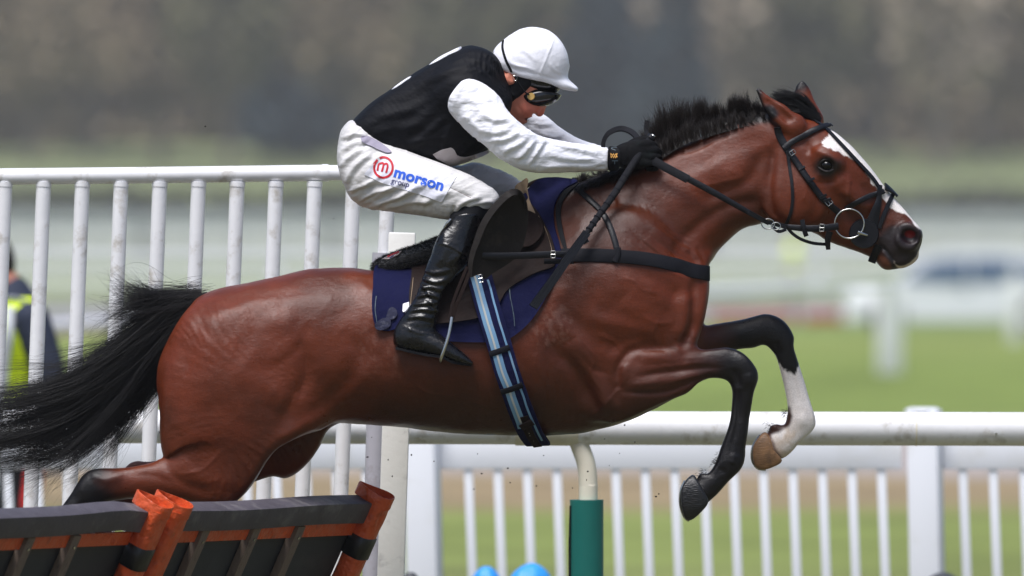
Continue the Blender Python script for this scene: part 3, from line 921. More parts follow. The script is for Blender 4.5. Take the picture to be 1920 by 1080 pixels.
# dried sweat behind the saddle and at the girth
sw = inpoly(hu, hvv, [(1000, 570), (1040, 560), (1070, 600), (1060, 640), (1020, 650), (990, 620)])
c = mixc(c, lin((150, 120, 110)), .2 * sst(sw + 6 * nf, -4, 10) * sst(nf, -.4, .6))
sw = inpoly(hu, hvv, [(680, 600), (730, 620), (760, 690), (700, 700), (670, 660)])
c = mixc(c, lin((150, 120, 110)), .11 * sst(sw, -20, 20) * sst(nf, -.1, .7))
c = np.clip(c, 0.003, 1)

COAT = mat('horse_coat', (0, 0, 0), rough=0.35, spec=0.33, rvar=(9, .08), attr=True, bump=[(300, 0.0009, 3, (1, 1, 2.6)), (70, 0.0008, 4, (1, 1, 1.8)), (14, .002, 3)], var=(240, .14))
M_HOOF = mat('hoof_dark', lin((20, 20, 23)), rough=.38, bump=[(60, .002, 4, (1, 1, 5))], dirt=(lin((48, 40, 36)), 30, .6))
M_HOOFT = mat('hoof_tan', lin((128, 94, 62)), rough=.5, bump=[(60, .002, 4, (1, 1, 5))], dirt=(lin((34, 24, 18)), 16, 1.0), var=(30, .3))
M_STEEL = mat('steel', lin((190, 190, 188)), rough=.25, metal=1.0)
M_EYE = mat('eye', lin((9, 6, 6)), rough=.16, spec=.35)
M_HAIR = mat('black_hair', lin((12, 10, 12)), rough=.5, spec=.35)
M_HAIRB = mat('brown_black_hair', lin((28, 20, 18)), rough=.42, spec=.5)

horse = empty('horse', P(900, 620, 0), 'bay racehorse with a white blaze leaping over the hurdle with its forelegs folded', 'horse')
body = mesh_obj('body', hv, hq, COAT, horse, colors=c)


def field_obj(name, lo, hi, h, fn, mt, parent, strokes=None, ylim=None, it=1, label=None, **kw):
    f = Field(lo, hi, h)
    fn(f)
    v, q = f.mesh()
    v = relax(v, q, it)
    if strokes: v = sculpt(v, q, strokes, ylim=ylim)
    o = mesh_obj(name, v, q, mt, parent, **kw)
    if label: o['label'] = label
    return o, v, q


def bounds(u0, v0, u1, v1, y0, y1):
    a, b = P(u0, v1, (y0 + y1) / 2), P(u1, v0, (y0 + y1) / 2)
    return (a[0] - .02, y0, a[2] - .02), (b[0] + .02, y1, b[2] + .02)


def hoof(y, poly, cuff, mt, label):
    def fn(f):
        u = np.array(poly)
        cu, cv = u[:, 0].mean(), u[:, 1].mean()
        f.blob(cu, cv, y, 46, .056, 46, 0, n=2.6)
        f.clamp(poly, y, .006)
    o, v, q = field_obj('hoof', *bounds(min(p[0] for p in poly) - 4, min(p[1] for p in poly) - 4, max(p[0] for p in poly) + 4, max(p[1] for p in poly) + 4, y - .07, y + .07), .004, fn, mt, horse, label=label)
    p = P(np.array(cuff)[:, 0], np.array(cuff)[:, 1], y)
    pp = catmull(p, 6)
    mb = MB(); mb.tube(pp, .0035, 8)
    s = mb.build('shoe', M_STEEL, o)
    s.parent = o; s.location = Vector((0, 0, 0))
    return o


def fix_child(o):
    pass


hoof(-.15, [(1299, 890), (1308, 900), (1316, 915), (1328, 940), (1312, 962), (1296, 975), (1285, 973), (1277, 945), (1277, 918), (1284, 903)], [(1284, 901), (1276, 920), (1275, 945), (1282, 968), (1292, 977)], M_HOOF, 'black front hoof, lowest')
hoof(.155, [(1434, 810), (1444, 822), (1452, 845), (1466, 864), (1445, 877), (1424, 880), (1413, 868), (1411, 842), (1419, 824)], [(1425, 816), (1411, 838), (1410, 862), (1420, 878), (1436, 881)], M_HOOFT, 'tan and brown front hoof below the white stocking')
hoof(-.165, [(40, 1066), (30, 1085), (20, 1115), (-10, 1125), (-30, 1108), (-5, 1075), (15, 1062)], [(15, 1062), (-5, 1075), (-32, 1108)], M_HOOF, None)
hoof(.165, [(135, 1070), (125, 1090), (110, 1118), (80, 1125), (62, 1108), (85, 1078), (110, 1064)], [(110, 1064), (85, 1078), (60, 1108)], M_HOOF, None)

for sgn in (-1, 1):
    e = P(1550, 310, sgn * .103)
    bm = bmesh.new(); bmesh.ops.create_uvsphere(bm, u_segments=24, v_segments=16, radius=.0185)
    vv = np.array([tuple(a.co) for a in bm.verts]); ff = [tuple(a.index for a in f.verts) for f in bm.faces]; bm.free()
    mesh_obj('eye', vv * (1, .8, .85) + e, ff, M_EYE, horse)

LID = mat('dark_eyelid_skin', lin((24, 17, 16)), rough=.5)
for lid in ([(1533, 313), (1540, 303), (1551, 298.5), (1562, 303), (1569, 312)], [(1534, 313), (1545, 320), (1556, 321), (1568, 313)]):
    q_ = catmull(lid, 6); yl = np.interp(q_[:, 0], [1533, 1541, 1552, 1562, 1569], [-.103, -.1105, -.1125, -.107, -.097])
    for sg in (1, -1):
        p_ = P(q_[:, 0], q_[:, 1], yl); p_[:, 1] *= sg
        mb = MB(); mb.tube(p_, np.interp(np.linspace(0, 1, len(p_)), [0, .5, 1], [.0015, .0042, .0015]), 8); mb.build('eyelid', LID, horse)

# tail
TG = [  # (u, v, y) guides, thickest first
    [(372, 556, 0), (325, 553, 0), (280, 549, -.01), (250, 541, -.02), (222, 528, -.02)],
    [(372, 556, 0), (320, 560, 0), (270, 560, -.02), (235, 555, -.03), (205, 545, -.03)],
    [(374, 560, 0), (315, 566, -.02), (262, 574, -.04), (228, 584, -.05), (198, 596, -.06)],
    [(374, 562, 0), (310, 576, -.02), (255, 596, -.05), (215, 624, -.06), (186, 640, -.07)],
    [(372, 564, 0), (300, 590, -.02), (235, 640, -.05), (165, 690, -.06), (90, 722, -.06), (-10, 738, -.05), (-110, 742, -.04)],
    [(370, 568, 0), (300, 605, -.02), (235, 660, -.04), (165, 715, -.05), (80, 752, -.05), (-20, 770, -.05), (-120, 775, -.04)],
    [(368, 572, 0), (302, 618, -.01), (238, 680, -.02), (165, 740, -.03), (75, 785, -.03), (-20, 802, -.03), (-120, 805, -.03)],
    [(366, 578, 0), (306, 630, 0), (245, 700, 0), (172, 765, 0), (85, 812, 0), (-20, 832, 0), (-110, 838, 0)],
    [(364, 584, 0), (312, 640, .01), (256, 715, .02), (190, 785, .03), (110, 835, .03), (20, 862, .03), (-80, 866, .03)],
    [(360, 590, 0), (318, 652, .01), (270, 725, .03), (215, 795, .04), (150, 845, .04), (80, 872, .04), (10, 880, .04)],
    [(356, 598, 0), (322, 660, .01), (285, 725, .03), (245, 780, .05), (205, 830, .06), (170, 870, .06), (120, 900, .06)],
    [(352, 606, 0), (330, 655, .01), (306, 700, .03), (278, 735, .05), (240, 770, .06), (228, 820, .06), (222, 870, .06)],
    [(366, 578, 0), (300, 650, -.03), (220, 760, -.05), (140, 845, -.06), (75, 890, -.06), (25, 935, -.06), (0, 975, -.06)],
    [(366, 578, 0), (300, 650, -.03), (215, 770, -.05), (130, 840, -.06), (60, 860, -.06), (0, 875, -.06), (-50, 880, -.06)],
]
TW = np.array([1.5, 1.6, 1.5, 1.3, 2.2, 2.4, 2.4, 2.4, 2.0, 1.4, .55, .45, .28, .5])
KT = 22
TGW = []
for g in TG:
    a = np.array(g, float)
    TGW.append(resample(P(a[:, 0], a[:, 1], a[:, 2]), KT))
TGW = np.array(TGW)


def make_hair(guides, weights, n, nclump, spread, seed, wild=1.0, lmin=.6):
    r = np.random.default_rng(seed)
    G_, K, _ = guides.shape
    t = np.linspace(0, 1, K)
    cl_i = r.choice(G_, nclump, p=weights / weights.sum())
    cl_j = np.clip(cl_i + r.choice([-1, 1], nclump), 0, G_ - 1)
    f = r.uniform(0, .65, nclump)[:, None, None]
    C = guides[cl_i] * (1 - f) + guides[cl_j] * f
    C = C + r.normal(0, 1, (nclump, 1, 3)) * (spread * np.array([.6, 1.6, .6])) * (0.35 + 0.9 * t)[None, :, None]
    ph = r.uniform(0, 6.28, (nclump, 1, 3)); am = r.uniform(.004, .016, (nclump, 1, 1)) * wild
    C = C + am * np.sin(ph + t[None, :, None] * r.uniform(3, 9, (nclump, 1, 1))) * t[None, :, None]
    k = r.integers(0, nclump, n)
    S = C[k]
    off = r.normal(0, 1, (n, 1, 3)) * spread * .55
    S = S + off * (1.15 - 0.85 * t + 0.35 * t ** 3)[None, :, None]
    S = S + (np.sin(r.uniform(0, 6.28, (n, 1, 3)) + t[None, :, None] * r.uniform(2, 7, (n, 1, 1))) * r.gamma(1.2, .004, (n, 1, 1)) * wild) * (t ** 1.5)[None, :, None]
    # shorten some
    ln = r.uniform(lmin, 1.05, n)
    out = np.empty_like(S)
    for i in range(n):
        s = np.clip(t * ln[i], 0, 1) * (K - 1)
        a = np.floor(s).astype(int).clip(0, K - 2); w = (s - a)[:, None]
        out[i] = S[i, a] * (1 - w) + S[i, a + 1] * w
    return out


tail_s = np.concatenate([make_hair(TGW, TW, 7600, 230, .0145, 3, 2.4, .34), make_hair(TGW, TW ** .5, 1500, 420, .034, 4, 2.6)])
# roots close to the dock
tt = np.linspace(0, 1, KT)
hair('tail', tail_s, .00038, M_HAIR, horse)
mb = MB(); dk = P([392, 360, 325, 290], [566, 574, 588, 612], [0, 0, 0, 0]); mb.tube(catmull(dk, 5), np.interp(np.linspace(0, 1, 16), [0, 1], [.034, .012]), 14)
mb.build('tail_dock', M_HAIR, horse)

# mane: roots along the crest, blown up and back
def crest_hair(path, n, seed, lens, lean, row, spreadang=.25, ytop=0.0, clumps=120):
    r = np.random.default_rng(seed)
    q = catmull(path, 10)
    L = np.concatenate([[0], np.cumsum(np.hypot(*np.diff(q, axis=0).T))]); L /= L[-1]
    cpos = np.sort(r.uniform(0, 1, clumps)); cang = r.normal(0, spreadang, clumps); clen = r.uniform(.62, 1.22, clumps)
    s = r.uniform(0, 1, n)
    k = np.clip(np.searchsorted(cpos, s), 0, clumps - 1)
    u, v = np.interp(s, L, q[:, 0]), np.interp(s, L, q[:, 1])
    le = np.interp(s, np.linspace(0, 1, len(lens)), lens) * clen[k] * r.uniform(.55, 1.08, n)
    an = np.interp(s, np.linspace(0, 1, len(lean)), lean) + cang[k] + r.normal(0, .09, n)
    pull = (cpos[k] - s) * 300
    K = 9; t = np.linspace(0, 1, K)
    y0 = row + r.normal(0, .006, n); y1 = r.normal(0, .022, n) + ytop
    bend = r.normal(.25, .25, n)
    a = an[:, None] + bend[:, None] * (t[None, :] - .3)
    du, dv = np.cumsum(np.sin(a), 1) / K, -np.cumsum(np.cos(a), 1) / K
    U = u[:, None] + le[:, None] * du + np.clip(pull, -11, 11)[:, None] * (t ** 1.3)[None, :]
    V = v[:, None] + le[:, None] * dv
    Y = y0[:, None] + (y1 - y0)[:, None] * t[None, :]
    return P(U, V, Y)


CREST = [(1228, 292), (1270, 262), (1320, 244), (1380, 228), (1445, 214)]
CRLOW = [(1234, 306), (1282, 277), (1332, 259), (1392, 241), (1446, 229)]
mane = np.concatenate([
    crest_hair(CREST, 9500, 1, [72, 74, 68, 54, 46, 46, 50, 26], [-.25, -.12, -.1, -.18, -.15, -.1, -.55, -.9], -.012),
    crest_hair(CRLOW, 4500, 2, [56, 52, 50, 44, 38, 34, 30, 22], [-.3, -.2, -.2, -.3, -.3, -.3, -.75, -1.0], -.052, ytop=-.03),
    crest_hair(CREST, 2500, 5, [55, 56, 52, 40, 36, 34, 36, 18], [-.25, -.12, -.1, -.18, -.15, -.1, -.5, -.9], .02, ytop=.02)])
hair('mane', mane, .00042, M_HAIRB, horse)
low = np.concatenate([crest_hair([(1075, 350), (1120, 334), (1180, 312), (1225, 296)], 1600, 8, [16, 22, 16, 20], [-.9, -1.2, -1.1, -.8], -.015, .5), crest_hair([(1085, 346), (1130, 328), (1185, 306), (1235, 284)], 6000, 18, [22, 30, 34, 30], [-2.5, -2.4, -2.3, -2.2], -.03, .2, ytop=-.075)])
tuft = crest_hair([(1082, 352), (1096, 342)], 220, 9, [26, 30], [-.35, -.1], -.01, .35, clumps=12)
for nme, arr in (('mane_wisps', low), ('mane_tuft', tuft)):
    hair(nme, arr, .0005, M_HAIRB, horse)
# forelock swept back between the ears
FG = []
for g in ([(1532, 226, -.01), (1505, 203, -.012), (1478, 188, -.01), (1450, 177, -.01)], [(1532, 224, -.02), (1500, 212, -.03), (1476, 205, -.035), (1456, 190, -.035)],
          [(1534, 222, 0), (1515, 192, 0), (1490, 176, 0), (1455, 173, 0)], [(1534, 224, .01), (1512, 200, .01), (1485, 185, .01), (1460, 182, .01)]):
    a = np.array(g, float); FG.append(resample(P(a[:, 0], a[:, 1], a[:, 2]), 12))
hair('forelock', make_hair(np.array(FG), np.ones(4), 3000, 90, .0065, 12, .8, .7), .00038, M_HAIR, horse)
# fetlock tufts
ft = []
for (u, v, y) in ((1347, 862, -.15), (1343, 870, -.16), (1475, 775, .155), (1318, 888, -.15), (1445, 800, .15)):
    r = RNG
    for _ in range(60):
        p0 = P(u + r.normal(0, 4), v + r.normal(0, 5), y + r.normal(0, .008)); d = np.array([-r.uniform(.003, .013), r.normal(0, .004), -r.uniform(-.003, .009)])
        ft.append([p0 + d * k for k in (0, .5, 1)])
hair('fetlock_hair', np.array(ft), .0005, M_HAIRB, horse)
# ---------------------------------------------------------------- the jockey
SILK_B = mat('black_silk', lin((11, 12, 18)), rough=.62, spec=.16, bump=[(9, .006, 3, (1, 1, 2.4), (0, .6, 0)), (38, .0022, 3), (900, .0003, 1)])
SILK_W = mat('white_silk', lin((236, 236, 243)), rough=.5, spec=.3, bump=[(14, .009, 2, (1, 1, 2.6), (0, -.5, 0)), (50, .002, 3), (900, .0002, 1)], sheen=.1)
BREECH = mat('breeches_cloth', lin((208, 206, 206)), rough=.5, spec=.35, bump=[(12, .007, 2, (1, 1, 2.8), (0, .7, 0)), (55, .0016, 3), (1100, .0002, 1)], dirt=(lin((150, 142, 132)), 12, .35))
BOOTL = mat('boot_leather', lin((12, 12, 15)), rough=.27, rvar=(30, .08), spec=.38, bump=[(30, .0035, 3, (1, 1, 1.6)), (300, .0003, 2)], coat=.2)
SKIN = mat('skin', lin((205, 128, 104)), rough=.5, spec=.4, bump=[(260, .0004, 3)], attr=True)
KNIT = mat('black_cloth', lin((16, 17, 22)), rough=.75, bump=[(40, .003, 3), (700, .0004, 1)], spec=.2)
GLOVE = mat('glove_cloth', lin((12, 12, 15)), rough=.8, spec=.15, bump=[(70, .002, 3), (900, .0005, 1)], dirt=(lin((26, 34, 34)), 12, .8))
HELM = mat('white_helmet_silk', lin((238, 238, 246)), rough=.4, spec=.4, bump=[(16, .004, 3), (70, .0012, 3)])
GOG = mat('goggle_plastic', lin((8, 8, 10)), rough=.14, spec=.3, coat=.25)
GOLD = mat('gold_button', lin((196, 160, 92)), rough=.4, metal=.4)
BLUEINK = mat('blue_print', lin((30, 92, 214)), rough=.6)
NAVYINK = mat('navy_print', lin((40, 44, 100)), rough=.6)
REDINK = mat('red_print', lin((196, 28, 44)), rough=.6)
PATCHM = mat('patch_cloth', lin((226, 226, 238)), rough=.5, bump=[(20, .006, 2), (60, .002, 2)])
ORANGEP = mat('orange_print', lin((236, 176, 92)), rough=.6)
DIMP = mat('grey_print', lin((66, 82, 92)), rough=.6)
TEETH = mat('teeth', lin((225, 222, 212)), rough=.25)
LILAC = mat('lilac_lining', lin((148, 142, 160)), rough=.7, bump=[(60, .002, 2)])

jockey = empty('jockey', P(880, 350, 0), 'jockey in black and white silks crouching over the bay horse, white helmet and dark goggles', 'person')
jockey.name = 'person'

def cloth_obj(wr, name, lo, hi, h, fn, mt, parent, strokes=None, label=None):
    f = Field(lo, hi, h)
    fn(f)
    v, q = f.mesh()
    v = relax(v, q, 1)
    if strokes: v = sculpt(v, q, strokes)
    v = wrinkle(v, q, *wr)
    o = mesh_obj(name, v, q, mt, parent)
    if label: o['label'] = label
    return o, v, q


# body: head, neck and everything under the clothes as one surface
FACE = [(938, 120), (1000, 100), (1052, 140), (1054, 180), (1040, 188), (1030, 194), (1025, 199), (1021, 210), (1018, 217), (1011, 219.5), (1005, 216), (1001, 212.5), (998, 215), (998, 219), (993, 221), (989, 222.5),
        (990, 226), (989, 230), (982, 233), (974, 237), (964, 234), (955, 222), (946, 208), (936, 190), (930, 150)]


def f_body(f):
    f.tube([(975, 150, 0, 52, .076), (985, 178, 0, 42, .066), (978, 208, 0, 27, .045), (980, 224, 0, 12, .03)], k=.02, n=2.3)
    f.tube([(1022, 190, 0, 12, .014), (1014, 208, 0, 11, .013), (1010, 213, 0, 8, .016)], k=.012)
    f.blob(1002, 214, -.013, 6, .006, 5, 0, k=.006, mirror=True)
    f.blob(990, 200, -.036, 20, .022, 14, 30, k=.02, mirror=True)
    f.blob(993, 219, 0, 9, .024, 5, 20, k=.01)
    f.blob(984, 229, 0, 9, .022, 5, 20, k=.01)
    f.clamp(FACE, 0, .008)
    f.blob(990, 223.5, 0, 11, .019, 2.6, 20, k=.004, cut=True)
    f.tube([(962, 185, 0, 26, .045), (925, 165, 0, 24, .045), (890, 158, 0, 36, .08)], k=.03)
    f.blob(957, 147, -.078, 8, .014, 11, 15, k=.006, mirror=True)
    f.blob(957, 147, -.093, 4, .007, 6, 15, k=.004, cut=True, mirror=True)
    f.pairs([((660, 242), (735, 284), 0, .13), ((702, 198), (790, 290), 0, .145), ((768, 152), (845, 300), 0, .16), ((832, 118), (895, 272), 0, .16), ((878, 108), (920, 215), 0, .12)], k=.03, n=2.4)
    f.tube([(697, 318, 0, 48, .14), (725, 328, 0, 42, .14)], k=.03)
    for s_ in (-1, 1):
        f.tube([(710, 325, s_ * .1, 48, .075), (780, 345, s_ * .16, 38, .065), (850, 365, s_ * .2, 30, .05), (895, 380, s_ * .225, 20, .035)], k=.03)
        f.tube([(893, 382, s_ * .225, 18, .034), (872, 425, s_ * .245, 18, .03), (850, 465, s_ * .255, 22, .034), (818, 535, s_ * .265, 13, .022), (788, 605, s_ * .275, 12, .02)], k=.02)
        f.tube([(775, 632, s_ * .28, 16, .026), (810, 645, s_ * .285, 14, .028), (850, 664, s_ * .29, 8, .024)], k=.02)
    f.tube([(882, 185, -.18, 32, .05), (925, 235, -.225, 30, .048), (975, 278, -.225, 26, .04), (1050, 295, -.16, 20, .032), (1140, 297, -.1, 14, .022), (1175, 292, -.095, 15, .02)], k=.03)
    f.tube([(890, 190, .18, 28, .045), (940, 220, .225, 24, .04), (1000, 248, .235, 19, .034), (1050, 271, .2, 15, .026), (1100, 290, .14, 12, .02), (1142, 297, .09, 11, .018), (1175, 294, .085, 11, .016)], k=.03)


f = Field(*bounds(625, 80, 1200, 690, -.36, .36), .0045)
f_body(f)
bv, bq = f.mesh()
bv = sculpt(bv, bq, [([(968, 196), (976, 206), (981, 216)], 3, -2.2 * mm), ([(958, 206), (966, 214), (972, 224)], 3, -1.2 * mm), ([(996, 206), (990, 213), (984, 222)], 2.4, -2 * mm), ([(1003, 210), (1006, 215)], 2, -2 * mm),
                     ([(950, 138), (962, 138), (964, 152), (956, 158)], 2.5, 2.5 * mm)])
bu, bvv = PX(bv)
bn = fbm(bv * 60, 2, 3)
bc = np.tile(lin((206, 128, 104)), (len(bv), 1)) * (1 + .06 * bn)[:, None]
bc = mixc(bc, lin((214, 96, 78)), .55 * (1 - sst(np.hypot(bu - 1013, bvv - 211), 5, 14)) * 1.0)
bc = mixc(bc, lin((205, 100, 84)), .4 * (1 - sst(np.hypot(bu - 992, bvv - 204), 8, 24)))
bc = mixc(bc, lin((150, 96, 84)), .5 * sst(-np.hypot(bu - 978, bvv - 228), -20, -6))
bc = mixc(bc, lin((70, 20, 22)), (1 - sst(np.hypot((bu - 989) / 2.2, (bvv - 223.5)), 1.6, 3.4)) * (bvv > 210))
mesh_obj('body', bv, bq, SKIN, jockey, colors=bc)
mb = MB(); mb.tube(P([985, 988, 991], [225.5, 226.5, 226.0], [-.022, -.018, -.012]), .0022, 8); mb.build('teeth', TEETH, jockey)

VEST = [(651, 236), (674, 208), (700, 186), (730, 167), (767, 141), (807, 117), (841, 95), (874, 83), (896, 87), (922, 99), (938, 118), (950, 150), (960, 182), (958, 206), (950, 222), (935, 250), (918, 284), (882, 303), (845, 314), (800, 297), (759, 289), (730, 286), (692, 258), (668, 246)]


def f_vest(f):
    f.pairs([((650, 234), (730, 292), 0, .16), ((694, 188), (790, 300), 0, .172), ((764, 140), (850, 318), 0, .188), ((828, 100), (905, 290), 0, .2), ((880, 82), (940, 240), 0, .185), ((925, 92), (965, 200), 0, .11)], k=.03, n=2.5)
    f.blob(868, 170, -.16, 52, .065, 48, 0, k=.04, mirror=True)
    f.clamp(VEST, 0, .03)


VS = [([(700, 200), (760, 190), (840, 150)], 9, -3.2 * mm), ([(780, 160), (830, 140), (880, 120), (905, 112)], 6, 3.2 * mm, 'f'), ([(820, 200), (780, 230), (740, 262)], 9, 3.6 * mm, 'f'), ([(838, 215), (800, 252), (770, 275)], 7, 3.6 * mm, 'f'),
      ([(850, 230), (835, 262), (830, 290)], 6, 3.2 * mm, 'f'), ([(700, 250), (740, 240), (800, 235)], 8, 2.8 * mm, 'f'), ([(680, 235), (730, 215), (790, 205)], 8, 2.8 * mm, 'f'), ([(845, 120), (880, 110), (915, 125), (935, 150)], 6, 3.2 * mm, 'f'),
      ([(860, 138), (895, 130), (925, 152)], 5, 2.8 * mm, 'f'), ([(790, 165), (800, 200), (792, 235)], 14, -3.2 * mm), ([(760, 270), (810, 262), (860, 255)], 6, 2.8 * mm, 'f'), ([(900, 100), (925, 118), (940, 145)], 5, -3.2 * mm)]
vest, vv_, vq_ = cloth_obj((-35, 40, 7, .0022, 2), 'black_silks_vest', *bounds(640, 78, 975, 325, -.26, .26), .0042, f_vest, SILK_B, jockey, strokes=VS)
VT = bvh_of((vv_, vq_))
SILK_G = mat('pale_grey_silk', lin((176, 168, 170)), rough=.6, bump=[(30, .004, 3)], dirt=(lin((110, 100, 96)), 20, .6))
poly_patch([(812, 289), (847, 276), (856, 290), (873, 294), (900, 286), (917, 281), (912, 288), (890, 297), (850, 310), (832, 303)], 5, on(VT, .001), 'vest_side_panel', SILK_G, jockey, .002, n=2)
poly_patch([(735, 169), (751, 156), (770, 144), (769, 147), (752, 159)], 4, on(VT, .001), 'vest_back_mark', SILK_W, jockey, .002, n=2)
poly_patch([(805, 123), (823, 109), (842, 99), (866, 88), (861, 95), (841, 104), (824, 114)], 4, on(VT, .001), 'vest_back_mark', SILK_W, jockey, .002, n=2)


def f_sleeve_n(f):
    f.tube([(880, 188, -.19, 46, .07), (905, 210, -.215, 46, .068), (935, 240, -.24, 42, .062), (972, 276, -.24, 41, .058), (1010, 292, -.215, 37, .05), (1060, 295, -.18, 31, .044), (1105, 297, -.14, 27, .038), (1140, 299, -.112, 23, .031)], k=.02)
    f.clamp([(840, 206), (842, 186), (857, 162), (874, 148), (897, 152), (918, 164), (937, 182), (950, 206), (974, 230), (1004, 249), (1044, 260), (1081, 267), (1120, 274), (1141, 278), (1142, 300), (1139, 319), (1100, 323), (1060, 325), (1026, 325), (985, 321), (952, 306), (918, 285), (881, 257), (858, 231), (846, 215)], -.2, .012)


SS = [([(852, 200), (858, 175), (872, 155)], 5, 4 * mm), ([(900, 160), (925, 190), (938, 215)], 6, 4 * mm, 'f'), ([(905, 215), (930, 225), (955, 222)], 5, 5 * mm, 'f'), ([(895, 240), (925, 250), (960, 240)], 5, 4 * mm, 'f'),
      ([(920, 262), (945, 262), (975, 248)], 5, 5 * mm, 'f'), ([(940, 285), (965, 275), (990, 258)], 5, 5 * mm, 'f'), ([(965, 300), (985, 285), (1003, 262)], 5, 6 * mm, 'f'), ([(988, 312), (1002, 292), (1022, 262)], 4.5, 5 * mm, 'f'),
      ([(1010, 315), (1050, 312), (1100, 312), (1135, 308)], 5, 4 * mm, 'f'), ([(1025, 290), (1070, 298), (1120, 300)], 5, 3.5 * mm, 'f'), ([(1040, 270), (1080, 280), (1130, 290)], 4, 3 * mm, 'f'), ([(880, 180), (900, 200), (905, 230)], 8, 4 * mm, 'f'),
      ([(1120, 285), (1135, 300)], 3, -2 * mm), ([(1115, 315), (1136, 312)], 3, -3 * mm), ([(860, 215), (880, 225), (905, 250)], 6, 4 * mm, 'f')]
_, sv, sq = cloth_obj((-62, 52, 11, .0026, 12), 'sleeve', *bounds(835, 140, 1150, 335, -.33, -.06), .0038, f_sleeve_n, SILK_W, jockey, strokes=SS, label='near white sleeve')


def f_sleeve_f(f):
    f.tube([(890, 188, .19, 44, .065), (940, 215, .225, 40, .06), (1000, 242, .235, 34, .052), (1050, 265, .2, 27, .045), (1100, 283, .14, 22, .036), (1142, 294, .09, 20, .03)], k=.02)
    f.clamp([(860, 170), (930, 170), (980, 192), (1022, 210), (1044, 234), (1081, 258), (1121, 273), (1146, 281), (1146, 312), (1100, 312), (1030, 305), (960, 280), (880, 240)], .2, .012)


cloth_obj((-50, 34, 9, .003, 32), 'sleeve', *bounds(850, 150, 1160, 325, .04, .32), .0045, f_sleeve_f, SILK_W, jockey, label='far white sleeve', strokes=[([(1000, 232), (1020, 235), (1040, 232)], 4, 4 * mm, 'f'), ([(1010, 250), (1040, 258), (1060, 250)], 4, 4 * mm, 'f'), ([(1060, 265), (1100, 276)], 4, 3 * mm, 'f')])

BRP = [(659, 224), (645, 236), (637, 251), (631, 279), (632, 305), (640, 335), (648, 353), (660, 374), (678, 388), (700, 396), (735, 402), (767, 406), (800, 411), (838, 417), (852, 410), (860, 402), (885, 397), (911, 396), (924, 392), (935, 380), (940, 368), (930, 354), (905, 338), (880, 325), (850, 314), (800, 296), (760, 280), (720, 262), (690, 240)]


def f_breeches(f):
    g = f.sub()
    g.tube([(672, 262, 0, 42, .165), (690, 318, 0, 66, .185), (715, 330, 0, 62, .16)], k=.05, n=2.3)
    g.tube([(690, 325, -.1, 66, .1), (740, 335, -.135, 66, .098), (790, 347, -.165, 60, .092), (850, 364, -.2, 50, .078), (900, 376, -.222, 36, .058), (915, 378, -.225, 26, .05)], k=.05)
    g.clamp(BRP, -.1, .025)
    f.join(g, .01)
    g = f.sub()
    g.tube([(700, 325, .1, 62, .1), (780, 335, .15, 55, .09), (860, 345, .19, 46, .075), (930, 352, .22, 36, .058), (965, 362, .225, 28, .05)], k=.05)
    g.clamp([(680, 270), (760, 285), (856, 312), (889, 300), (933, 315), (970, 334), (990, 346), (1000, 365), (980, 385), (940, 390), (860, 400), (740, 390), (680, 380)], .2, .02)
    f.join(g, .03)


BS = [([(735, 380), (770, 357), (800, 345)], 4.5, 8.7 * mm, 'f'), ([(700, 372), (735, 352), (760, 343)], 4.5, 8.7 * mm, 'f'), ([(680, 350), (705, 335), (720, 328)], 4, 7.2 * mm, 'f'), ([(700, 385), (750, 368), (785, 352)], 4, 7.2 * mm, 'f'),
      ([(648, 345), (660, 320), (680, 300), (700, 288)], 5, 7.2 * mm, 'f'), ([(638, 315), (655, 295), (680, 280)], 5, 7.2 * mm, 'f'), ([(636, 290), (660, 270), (690, 262)], 5, 6.5 * mm, 'f'), ([(640, 262), (665, 252), (688, 255)], 4, 5.8 * mm, 'f'),
      ([(790, 385), (820, 368), (850, 358)], 5, 5.8 * mm, 'f'), ([(855, 400), (862, 385), (880, 375), (905, 370)], 4.5, 8.7 * mm, 'f'), ([(875, 392), (890, 382), (925, 378)], 4, 5.8 * mm, 'f'), ([(850, 345), (880, 360), (910, 368)], 8, 3 * mm),
      ([(846, 408), (850, 396), (852, 385)], 4, -6 * mm), ([(658, 375), (690, 386), (720, 398)], 2.5, -3 * mm), ([(725, 390), (775, 378), (815, 380)], 5, 5.8 * mm, 'f'), ([(690, 330), (700, 305), (716, 290)], 4, 4.3 * mm, 'f'),
      ([(790, 300), (840, 322), (890, 348), (925, 366)], 8, 3 * mm), ([(845, 352), (875, 366), (890, 374)], 2, -2 * mm), ([(655, 360), (690, 345), (730, 338)], 4, 7.2 * mm, 'f'), ([(670, 380), (700, 362), (740, 352)], 3.5, 7.2 * mm, 'f')]
_, brv, brq = cloth_obj((-38, 48, 8, .0026, 22), 'breeches', *bounds(622, 215, 1010, 425, -.32, .32), .004, f_breeches, BREECH, jockey, strokes=BS)
BT = bvh_of((brv, brq))
poly_patch([(680, 254), (700, 262), (722, 276), (735, 287), (722, 287), (700, 277), (678, 266)], 4, on(BT, .0015), 'vest_lining', LILAC, jockey, .004, n=2)
PATCH = [(722, 290), (735, 293), (748, 300), (800, 312), (856, 331), (842, 355), (828, 379), (795, 367), (763, 357), (735, 349), (710, 340), (682, 327), (700, 308)]
patch = poly_patch(PATCH, 4, on(BT, .001, blur=4), 'sponsor_patch', PATCHM, jockey, .0015, n=1)


